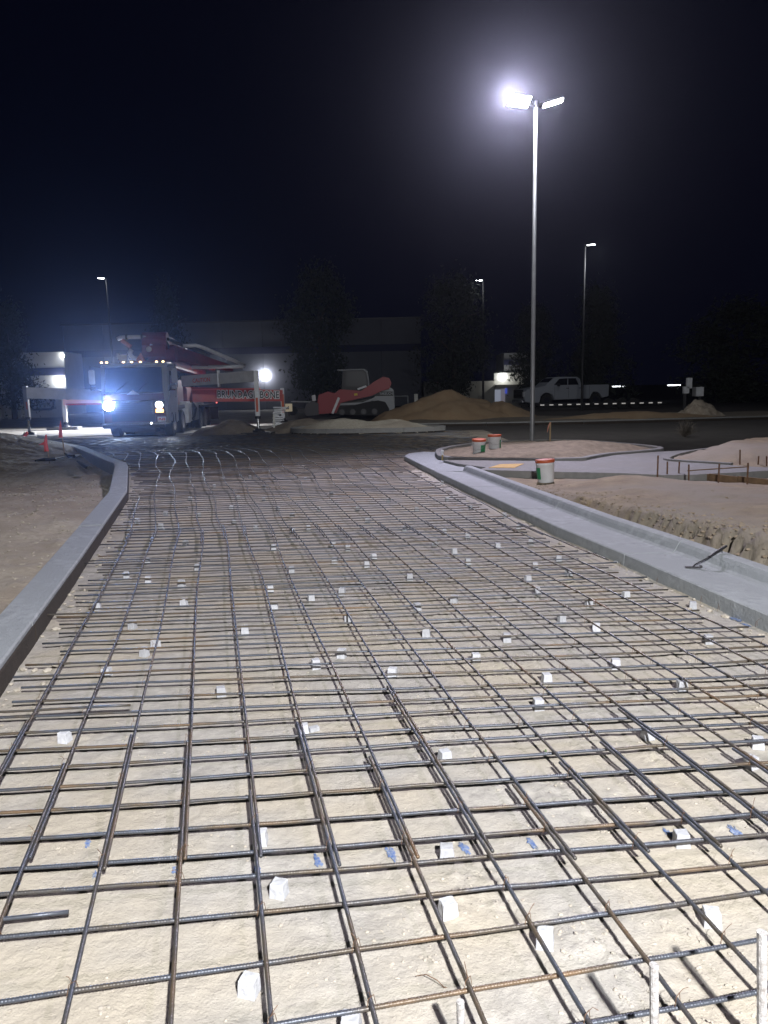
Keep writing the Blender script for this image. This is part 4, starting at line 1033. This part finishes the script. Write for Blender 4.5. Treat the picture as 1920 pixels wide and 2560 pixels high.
# pads under the feet
def crib(px, py, Y, n_, lb, dims=(.9, .9, .09)):
    p = D(px, py, Y); return p
p = l1; t = empty('outrigger_pad', (l1.x + .25, l1.y - .1, .0), .0, 'stacked timber pad under the front outrigger beside the pink ribbon', 'outrigger pad', 'outrigger pads')
fz = D(63, 1086, 30.6).z
for i in range(3): MB().box((-.45 + .5 * i, 0, fz - .08), (.48, .95, .09), ry=.12).build('board', greyw, t)
for i in range(3): MB().box((0, -.3 + .3 * i, fz - .20), (1.3, .25, .10), ry=.12).build('board', conc2, t)
t = MB().box((z1.x, 37.3, .085), (1.3, 1.1, .12)).build('outrigger_pad', conc2, bevel=.01); tag(t, 'square pale pad under the rear outrigger behind the lath', 'outrigger pad', 'outrigger pads')
t = MB().box((r1.x, 30.2, .045), (1.25, .9, .07)).build('outrigger_pad', blackp, bevel=.01); tag(t, 'flat black pad under the front outrigger beside the dark soil pile', 'outrigger pad', 'outrigger pads')
# headlights of the truck
hp = lw(-.93, -.16, 1.30); lamp('headlight_beam', 'SPOT', hp, 15000, (.26, .44, 1.0), (0.2, 0, 5.4), .14, 24, 1.0); lamp('headlight_beam', 'SPOT', hp, 170, (.6, .75, 1.0), (hp.x + 2, hp.y - 12, 0), .1, 120, .9)
hp2 = lw(.93, -.16, 1.30); lamp('headlight_beam', 'SPOT', hp2, 260, (.8, .88, 1.0), (hp2.x + 1, hp2.y - 14, 0), .08, 110, .9)
# work lamps shining on the lot behind the truck and a rear lamp (white pools on the ground there)
lamp('truck_work_light', 'SPOT', lw(-2.6, 9.5, 3.4), 5200, (.95, .95, 1.0), (TX - 7, TY + 4, 0), .1, 140, .9)
lamp('truck_work_light', 'SPOT', lw(1.9, 10.0, 3.2), 1100, (.95, .95, 1.0), (TX + 5, TY + 4, 0), .1, 140, .9)

# ------------------------------------------------------------------ track loader
Yl = 44.0
lo = D(892, 1045, Yl); lo.z = 0
ld = empty('track_loader', (lo.x, Yl, .15), 0, 'red and grey compact track loader parked behind the soil island', 'loader')
s_ = 44.8 / F_PX   # metres per pixel there
def lp_(px, py, y=0): return ((px - 892) * s_, y, (1045 - py) * s_)
def lprof(pts): return [(lp_(x, y)[0], lp_(x, y)[2]) for x, y in pts]
def lt(name, m, pts, a, b_, parent=ld, bevel=.02): return MB().prism(lprof(pts), a, b_, 'y').build(name, m, parent, bevel=bevel)
lwht = mat('loader_grey_paint', (.27, .285, .31), .5)
lred = mat('loader_red_paint', (.26, .02, .03), .45)
for a, b_ in ((-.95, -.55), (.55, .95)):
    trk = lt('track', rubber, [(850, 1040), (960, 1045), (972, 1030), (962, 1012), (945, 1008), (915, 1012), (870, 1022), (842, 1024), (836, 1034)], a, b_)
    for k in range(4): MB().cyl((lp_(858 + 26 * k, 1032)[0], a - .01, lp_(0, 1034)[2]), (lp_(858 + 26 * k, 1032)[0], b_ + .01, lp_(0, 1034)[2]), .16, n=14).build('roller', darkst, trk)
lt('body', lwht, [(852, 1013), (908, 1012), (935, 1002), (950, 984), (975, 978), (983, 984), (984, 1036), (968, 1042), (962, 1022), (950, 1010), (930, 1009), (905, 1018), (852, 1018)], -.80, .80)
lt('belly', blackp, [(850, 1012), (930, 1003), (950, 1012), (950, 1036), (850, 1036)], -.54, .54)
bd = lt('side_band', blackp, [(934, 998), (950, 987), (982, 988), (982, 998)], -.815, -.80, bevel=0)
text_obj('lettering', 'TAKEUCHI', .20, lwht, ld, (lp_(965, 0)[0], -.822, lp_(0, 993)[2]), (rad(90), 0, 0), .004, sx=.80)
tc_ = lt('cab', blackp, [(858, 984), (862, 938), (868, 933), (915, 933), (922, 940), (926, 978), (905, 984)], -.62, .62)
lt('side_window', mat('loader_glass', (.012, .014, .02), .4), [(868, 974), (870, 942), (873, 939), (910, 939), (915, 944), (919, 970), (905, 974)], -.64, -.622, tc_, 0)
lt('cab_frame', mat('cab_frame_grey', (.16, .17, .19), .5), [(850, 934), (914, 933), (922, 939), (926, 976), (923, 977), (918, 942), (912, 936), (850, 937)], -.68, -.645, tc_, 0)
for a, b_ in ((-.98, -.82), (.82, .98)):
    lt('lift_arm', lred, [(842, 990), (855, 980), (905, 985), (940, 962), (958, 953), (972, 956), (978, 968), (972, 982), (955, 986), (930, 997), (885, 1006), (856, 1012), (845, 1036), (828, 1036), (836, 1010)], a, b_)
lt('arm_stripe', white, [(847, 1040), (834, 1037), (848, 1000), (855, 1000)][::-1] if 0 else [(833, 1036), (838, 1038), (855, 1001), (850, 998)], -.995, -.982, bevel=0)
lt('arm_plate', white, [(896, 979), (898, 983), (919, 976), (917, 972)], -.995, -.982, bevel=0)
lt('arm_plate', mat('yellow_sticker', (.6, .45, .05), .6), [(888, 991), (889, 996), (897, 995), (896, 990)], -.995, -.982, bevel=0)
lt('coupler', lred, [(800, 1010), (804, 992), (826, 985), (846, 990), (838, 1036), (802, 1038)], -.9, .9)
lt('bucket_attachment', darkst, [(775, 1012), (790, 1006), (803, 1012), (803, 1040), (775, 1042), (768, 1030)], -1.0, 1.0)
lt('work_lamp', greyw, [(786, 994), (795, 991), (797, 1006), (788, 1007)], -.7, -.5)

# ------------------------------------------------------------------ pickup and trailer
Yp = 56.0; s_p = 56.8 / F_PX
pk = empty('pickup_truck', (D(1283, 1020, Yp).x + .4, Yp, .0), rad(14), 'white four-door pickup truck parked beyond the trailer', 'pickup truck')
def pp(px, py): return ((px - 1283) * s_p, (1022 - py) * s_p)
def pt(name, m, pts, a, b_, parent=pk, bevel=.03): return MB().prism([pp(*q) for q in pts], a, b_, 'y').build(name, m, parent, bevel=bevel)
pkw = mat('pickup_white_paint', (.34, .36, .41), .35)
bod = pt('body', pkw, [(1284, 1005), (1282, 985), (1288, 976), (1340, 968), (1434, 968), (1462, 968), (1508, 968), (1508, 996), (1490, 1000), (1484, 990), (1476, 985), (1466, 985), (1460, 992), (1456, 1001), (1362, 1002), (1356, 990), (1346, 985), (1336, 985), (1326, 992), (1322, 1008), (1300, 1008)], -.98, .98)
cb_ = pt('cab_roof', pkw, [(1338, 969), (1362, 950), (1372, 947.5), (1424, 948), (1432, 953), (1436, 969)], -.82, .82)
for a, b_ in ((-.835, -.822), (.822, .835)):
    pt('side_window', glass, [(1362, 967), (1376, 952), (1398, 951), (1398, 967)], a, b_, cb_, 0)
    pt('side_window', glass, [(1400, 967), (1400, 951), (1420, 951), (1428, 967)], a, b_, cb_, 0)
MB().add([(*pp(1341, 967)[:1], -.75, pp(1341, 967)[1]), (*pp(1341, 967)[:1], .75, pp(1341, 967)[1]), (pp(1362, 950)[0] - .02, .70, pp(1362, 950)[1]), (pp(1362, 950)[0] - .02, -.70, pp(1362, 950)[1])], [(0, 1, 2, 3)]).build('windshield', glass, cb_)
for x in (1341, 1472):
    for y in (-.85, .85):
        c = pp(x, 1003); o = MB().cyl((c[0], y - .14, c[1]), (c[0], y + .14, c[1]), .44, n=22).build('wheel', rubber, pk)
        MB().cyl((c[0], y - .15, c[1]), (c[0], y + .15, c[1]), .23, n=14).build('rim', chrome, o)
fb_ = pp(1283, 990)
gr = MB().box((fb_[0] - .03, 0, fb_[1] + .10), (.08, 1.6, .62)).build('grille', blackp, pk, bevel=.02)
for k in range(3): MB().box((fb_[0] - .08, -.1, fb_[1] - .08 + k * .18), (.03, 1.2, .045)).build('slat', chrome, gr)
MB().box((fb_[0] - .02, 0, fb_[1] - .42), (.2, 1.9, .24)).build('bumper', chrome, pk, bevel=.03)
for y in (-.82, .82): MB().box((fb_[0] + .02, y, fb_[1] + .08), (.16, .3, .36)).build('headlight', e_head2 if 0 else white, pk, bevel=.02)
for x in (1396, 1429): MB().box((pp(x, 975)[0], -.99, pp(x, 975)[1]), (.2, .03, .05)).build('door_handle', blackp, pk)
for x in (1362, 1399, 1434, 1455): MB().box((pp(x, 975)[0], -.982, pp(x, 984)[1]), (.014, .01, .85)).build('door_seam', blackp, pk)
MB().box((pp(1370, 0)[0], -1.12, pp(0, 966)[1]), (.18, .22, .24)).build('mirror', blackp, pk, bevel=.03)
Yt = 50.0
t0 = D(1350, 1012, Yt); t1 = D(1652, 1012, Yt + 1)
tl_ = empty('flatbed_trailer', (t0.x, Yt, 0), 0, 'long dark flatbed trailer edged with white reflector dashes', 'trailer')
Lt = t1.x - t0.x; tz = t0.z
MB().box((Lt / 2, 1.0, tz - .02), (Lt, 2.0, .16)).build('deck', blackp, tl_)
for i in range(14): 
    MB().box((.15 + i * Lt / 14, -.008, tz - .0 - .02), (.26, .01, .07)).build('reflector', reflect, tl_)
for i in range(3): MB().cyl((Lt * .55 + i * .85, .1, .38), (Lt * .55 + i * .85, .4, .38), .36, n=16).build('wheel', rubber, tl_)
MB().box((Lt / 2, 1.0, tz - .20), (Lt * .9, .8, .16)).build('frame', darkst, tl_)

# ------------------------------------------------------------------ buildings
wh = empty('warehouse', (-28.5, 72, 0), 0, 'long dark grey warehouse with a darker band behind the trees', 'building')
xa, xb = D(155, 805, 72).x, D(1052, 805, 72).x; top = D(600, 805, 72).z
npan = 9; wpan = (xb - xa) / npan
for i in range(npan):
    MB().box((xa + 28.5 + wpan * (i + .5), 6, top / 2), (wpan - .03, 12, top)).build('wall_panel', bwall, wh)
MB().box(((xa + xb) / 2 + 28.5, -.03, D(600, 877, 72).z), (xb - xa, .06, .62)).build('band', bstripe, wh)
MB().box(((xa + xb) / 2 + 28.5, -.04, top + .05), (xb - xa + .3, .3, .14)).build('roof_edge', darkst, wh)
# low wing at the left
wg = empty('office_wing', (D(90, 1040, 66).x, 66, 0), 0, 'pale low building wing with wall lamps left of the pump truck', 'building')
wx = D(160, 900, 66).x - D(90, 1040, 66).x; wz = D(130, 880, 66).z
MB().box((wx / 2 - 2.5, 2, wz / 2), (wx + 5, 4, wz)).build('wall', bwhite, wg)
MB().box((wx / 2 - 2.5, -.03, (D(130, 920, 66).z + D(130, 938, 66).z) / 2), (wx + 5.02, .06, .62)).build('band', bstripe, wg)
for (px, py, s, pw) in ((156, 889, .16, 8), (147, 948, .30, 45)):
    q = D(px, py, 65.8); f = MB().box((q.x - wg.location.x, -.18, q.z), (s * 1.6, .2, s * 1.3)).build('wall_lamp', e_far, wg, bevel=.02)
    lamp('wall_lamp_light', 'POINT', (q.x, 65.4, q.z - .1), pw, (.95, .97, 1), size=.1)
# right white building with entrance
rb = empty('shop_building', (D(1075, 1040, 76).x, 76, 0), 0, 'pale stepped building with navy band and lit entrance behind the tall pole', 'building')
def rw(px, py): q = D(px, py, 76); return q.x - rb.location.x, q.z
def rbox(name, m, x0, x1, y0, y1, d0, d1, parent=rb):
    a_, zb = rw(x0, y1); c_, zt = rw(x1, y0)
    return MB().box(((a_ + c_) / 2, (d0 + d1) / 2, (zb + zt) / 2), (c_ - a_, d1 - d0, zt - zb)).build(name, m, parent)
rbox('wall', bwhite, 1060, 1235, 952, 1030, 0, 5)
rbox('upper_wall', mat('grey_wall', (.30, .31, .33), .85), 1262, 1345, 880, 1030, .6, 6)
rbox('entrance_wall', bwhite, 1236, 1345, 930, 1030, .2, .6)
rbox('band', bstripe, 1262, 1345, 897, 912, .5, .6)
rbox('canopy', mat('canopy_grey', (.35, .34, .32), .8), 1236, 1345, 960, 970, -.8, .2)
gd = rbox('door', e_win, 1238, 1252, 974, 1006, .1, .19); rbox('door', mat('door_white_glow', (.5, .5, .55), .6, emit=(.8, .75, .9), estr=.12), 1253, 1263, 972, 1006, .1, .19)  # white door leaf has a faint glow put into its material
rbox('sign', mat('blue_sign', (.05, .08, .4), .6, emit=(.1, .15, .8), estr=.4), 1263, 1268, 970, 984, .0, .09)
q = D(1257, 941, 75.9); MB().box((q.x - rb.location.x, .1, q.z), (.42, .2, .42)).build('wall_lamp', e_far, rb, bevel=.02)
lamp('wall_lamp_light', 'POINT', (q.x, 75.2, q.z - .2), 40, (1, .98, .9), size=.1)
# lamp on the warehouse wall
q = D(661, 938, 71.7); t = MB().ball((0, 0, 0), .22, 12, (1, .5, 1)).build('wall_lamp', e_lamp, loc=tuple(q)); tag(t, 'round bright wall lamp on the warehouse right of the white beam', 'wall lamp')
lamp('wall_lamp_light', 'POINT', (q.x, 71.1, q.z), 22, (.97, .97, 1), size=.1)
# loading bay wall with dark ring, bollards
lw_ = empty('bay_wall', (D(60, 1035, 58).x, 58, 0), 0, 'low pale wall with a dark rounded ring behind the outrigger beam', 'wall')
x0_, z0_ = 0, 0; x1_ = D(158, 1000, 58).x - lw_.location.x; z1_ = D(100, 990, 58).z
MB().box((x1_ / 2, .2, z1_ / 2), (x1_, .4, z1_)).build('wall', bwhite, lw_)
cx = D(105, 1000, 58).x - lw_.location.x; w2 = .9
MB().tube([(cx - w2, -.03, z1_), (cx - w2, -.03, z1_ - .7), (cx - w2 + .25, -.03, z1_ - 1.0), (cx + w2 - .25, -.03, z1_ - 1.0), (cx + w2, -.03, z1_ - .7), (cx + w2, -.03, z1_)], .09, 6).build('ring', darkst, lw_)
for px, lb in ((11, 'pale bollard at the left edge beside the dark spruce'), (46, 'thicker pale bollard at the end of the bay wall')):
    q = D(px, 1034, 57); lathe('bollard', [(.16, 0), (.16, 1.15), (.13, 1.22), (.02, 1.25)], bwhite, None, (q.x, q.y, 0), 14)
    tag(bpy.context.scene.objects[-1] if 0 else [o for o in COL.objects if o.name.startswith('bollard')][-1], lb, 'bollard', 'bollards by the bay wall')
# small cream box and white panel right of the red beam
q = D(722, 1017, 50); t = empty('utility_cabinet', (q.x, 50, 0), 0, 'small cream utility cabinet with a dark latch by the red beam end', 'cabinet')
MB().box((0, 0, q.z - .05), (.42, .3, .5)).build('housing', mat('cream_paint_glow', (.7, .6, .42), .6, emit=(1, .85, .6), estr=.15), t); MB().box((0, -.16, q.z - .05), (.06, .02, .2)).build('latch', blackp, t)  # faint glow put into the cabinet's cream colour
MB().box((0, 0, (q.z - .3) / 2), (.1, .1, q.z - .3)).build('leg', darkst, t)
t = empty('car_trailer', (q.x + .3, 52, 0), 0, 'low pale panel trailer behind the utility cabinet', 'trailer')
MB().box((1.2, 0, q.z + .25), (3.0, 1.6, .05), ry=.04).build('deck', greyw, t)
for x in (-.2, 2.4): MB().cyl((x, -.9, .32), (x, -.7, .32), .32, n=14).build('wheel', rubber, t)
MB().box((1.2, 0, q.z * .5), (2.8, 1.3, .3)).build('frame', darkst, t)
MB().box((2.75, -.8, q.z), (.12, .03, .3)).build('reflector', reflect, t)
# fence panel & sign posts
t = empty('gate_panel', (D(990, 1030, 48).x, 48, 0), 0, 'thin grey tubular gate behind the loader, left of the big pile', 'gate')
ga, gb = D(985, 990, 48), D(1020, 1030, 48); gx = gb.x - t.location.x; ax_ = ga.x - t.location.x
for x in (ax_, gx): MB().cyl((x, 0, 0), (x, 0, ga.z), .035, n=8).build('post', galv, t)
for z in (.4, ga.z - .02): MB().cyl((ax_, 0, z), (gx, 0, z), .025, n=8).build('rail', galv, t)
q = D(1040, 993, 47); t = MB().box((0, 0, q.z / 2 + .1), (.22, .2, q.z + .2)).build('bollard', bwhite, loc=(q.x, 47, 0)); tag(t, 'short white bollard poking up at the left shoulder of the big soil pile', 'bollard')
q = D(1717, 962, 38); t = empty('meter_post', (q.x, 38, 0), 0, 'dark post carrying two grey boxes at the far right', 'post')
MB().box((-.08, 0, .55), (.12, .12, 1.3)).build('post', darkst, t)
MB().box((-.10 + .06, -.02, D(1710, 975, 38).z), (.26, .2, .34)).build('box', greyw, t, bevel=.01); MB().box((.10, -.02, D(1717, 958, 38).z), (.24, .2, .52)).build('box', greyw, t, bevel=.01)
q = D(1745, 979, 39); t = MB().box((0, 0, q.z), (.5, .25, .46)).build('utility_box', greyw, loc=(q.x, 39, 0), bevel=.01); tag(t, 'separate square grey box hanging right of the dark post', 'utility box'); 
MB().box((.1, 0, q.z / 2 - .1), (.1, .1, q.z)).build('post', darkst, t)
for px, lb in ((1546, 'thin distant strip light beyond the trailer'), (1685, 'thin distant strip light left of the dark post')):
    q = D(px, 966 if px < 1600 else 963, 90); t = MB().box((0, 0, 0), (1.5, .1, .14)).build('strip_light', emis('lit_strip', (.9, .95, 1), 3), loc=tuple(q)); tag(t, lb, 'strip light', 'distant strip lights')
# dry shrub on the dark road
q = P(1712, 1092, 0); b = MB(); r = random.Random(4)
for i in range(150):
    a = r.random() * 6.28; e = r.uniform(.2, 1.5); l = r.uniform(.3, .62)
    p1 = Vector((math.cos(a) * math.cos(e) * l * .8, math.sin(a) * math.cos(e) * l * .8, math.sin(e) * l)); pm = p1 * .5 + Vector((r.uniform(-.06, .06), r.uniform(-.06, .06), .05))
    b.tube([(0, 0, 0), tuple(pm), tuple(p1)], [.008, .006, .002], 3)
tag(b.build('dry_shrub', dry_m, loc=tuple(q)), 'dark dry shrub standing alone on the dark road at the right', 'shrub')

# ------------------------------------------------------------------ trees
def crown_mesh(name, seed, n, shape, leaf=.16):
    r = random.Random(seed); vs = []; fs = []
    clumps = []
    while len(clumps) < 110:
        z = r.random(); a = r.random() * 6.28
        if shape == 'cone': rr_ = (1 - z) * .9 + .08
        else: rr_ = math.sqrt(max(0, 1 - (2 * z - 1) ** 2)) * (.9 if z < .5 else .85) + .05
        q = rr_ * math.sqrt(r.random()) * r.uniform(.75, 1.1)
        clumps.append((math.cos(a) * q, math.sin(a) * q, z, r.uniform(.08, .2)))
    for i in range(n):
        c = clumps[r.randrange(len(clumps))]
        p = Vector((c[0] + r.gauss(0, c[3]), c[1] + r.gauss(0, c[3]), c[2] + r.gauss(0, c[3] * .42)))
        d = Vector((r.gauss(0, 1), r.gauss(0, 1), r.gauss(0, .7))).normalized(); e = d.orthogonal().normalized()
        e = Matrix.Rotation(r.random() * 6.28, 3, d) @ e; f = d.cross(e)
        s = leaf * r.uniform(.5, 1.1); k = len(vs)
        for u, w in ((-1, 0), (0, -.45), (1, 0), (0, .45)):
            q = e * (u * s) + f * (w * s); vs.append((p.x + q.x * .33, p.y + q.y * .33, p.z + q.z * .14))
        fs.append((k, k + 1, k + 2, k + 3))
    me = bpy.data.meshes.new(name); me.from_pydata(vs, [], fs); me.update(); me.materials.append(leafm); return me
cr_cone = [crown_mesh('crown', 1, 9000, 'cone'), crown_mesh('crown', 2, 9000, 'cone')]
cr_round = [crown_mesh('crown', 3, 9000, 'round'), crown_mesh('crown', 4, 9000, 'round')]
def tree(pl_, pr, pt_, pb, Y, kind, lb, seed=0, trunk_px=None):
    a = D(pl_, pb, Y); c = D(pr, pb, Y); tp = D((pl_ + pr) / 2, pt_, Y)
    cx = (a.x + c.x) / 2; w = (c.x - a.x) / 2; z0 = max(.3, a.z); h = tp.z - z0
    t = empty('tree', (cx, Y, 0), 0, lb, 'tree', 'trees before the warehouse')
    o = link_mesh('crown', (cr_cone if kind == 'cone' else cr_round)[seed % 2], None, t, (0, 0, z0)); o.scale = (w, w, h); o.rotation_euler = (0, 0, seed * 1.3)
    b = MB(); b.tube([(0, 0, -.1), (.05, 0, z0 + h * .3), (0, .05, z0 + h * .8)], [.22, .16, .05], 8)
    for k in range(5):
        aa = k * 1.3 + seed; zz = z0 + h * (.1 + .12 * k); b.tube([(0, 0, zz), (math.cos(aa) * w * .35, math.sin(aa) * w * .35, zz + h * .12), (math.cos(aa) * w * .7, math.sin(aa) * w * .7, zz + h * .16)], [.09, .06, .02], 6)
    b.build('trunk', bark, t)
tree(-60, 128, 778, 1010, 56, 'cone', 'dark conical spruce at the left edge of the view', 0)
tree(355, 500, 728, 990, 66, 'cone', 'faint dark tree rising behind the folded red boom', 1)
tree(705, 900, 690, 985, 62, 'round', 'broad dark tree behind the cab of the red loader', 0)
tree(1035, 1235, 712, 975, 60, 'round', 'large dark tree overhanging the big soil pile', 1)
tree(1385, 1590, 740, 985, 66, 'cone', 'dark conical tree behind the pickup cargo bed', 2)
tree(1270, 1400, 780, 990, 70, 'round', 'dark tree directly behind the tall lamp pole', 3)
tree(1680, 1990, 770, 1000, 64, 'round', 'barely visible dark tree at the far right edge', 4)

# ------------------------------------------------------------------ haze volume, added to give the lamps their glow
hz = MB().box((0, 45, 6.3), (150, 110, 15.2)).build('haze', None); tag(hz, kind='stuff')
hm = bpy.data.materials.new('lamp_glow_haze'); hm.use_nodes = True; n = hm.node_tree.nodes; n.remove(n['Principled BSDF'])
pv = n.new('ShaderNodeVolumePrincipled'); pv.inputs['Density'].default_value = .00042; pv.inputs['Color'].default_value = (.78, .84, 1, 1); pv.inputs['Anisotropy'].default_value = .91
hm.node_tree.links.new(pv.outputs['Volume'], n['Material Output'].inputs['Volume'])
hz.data.materials.append(hm)
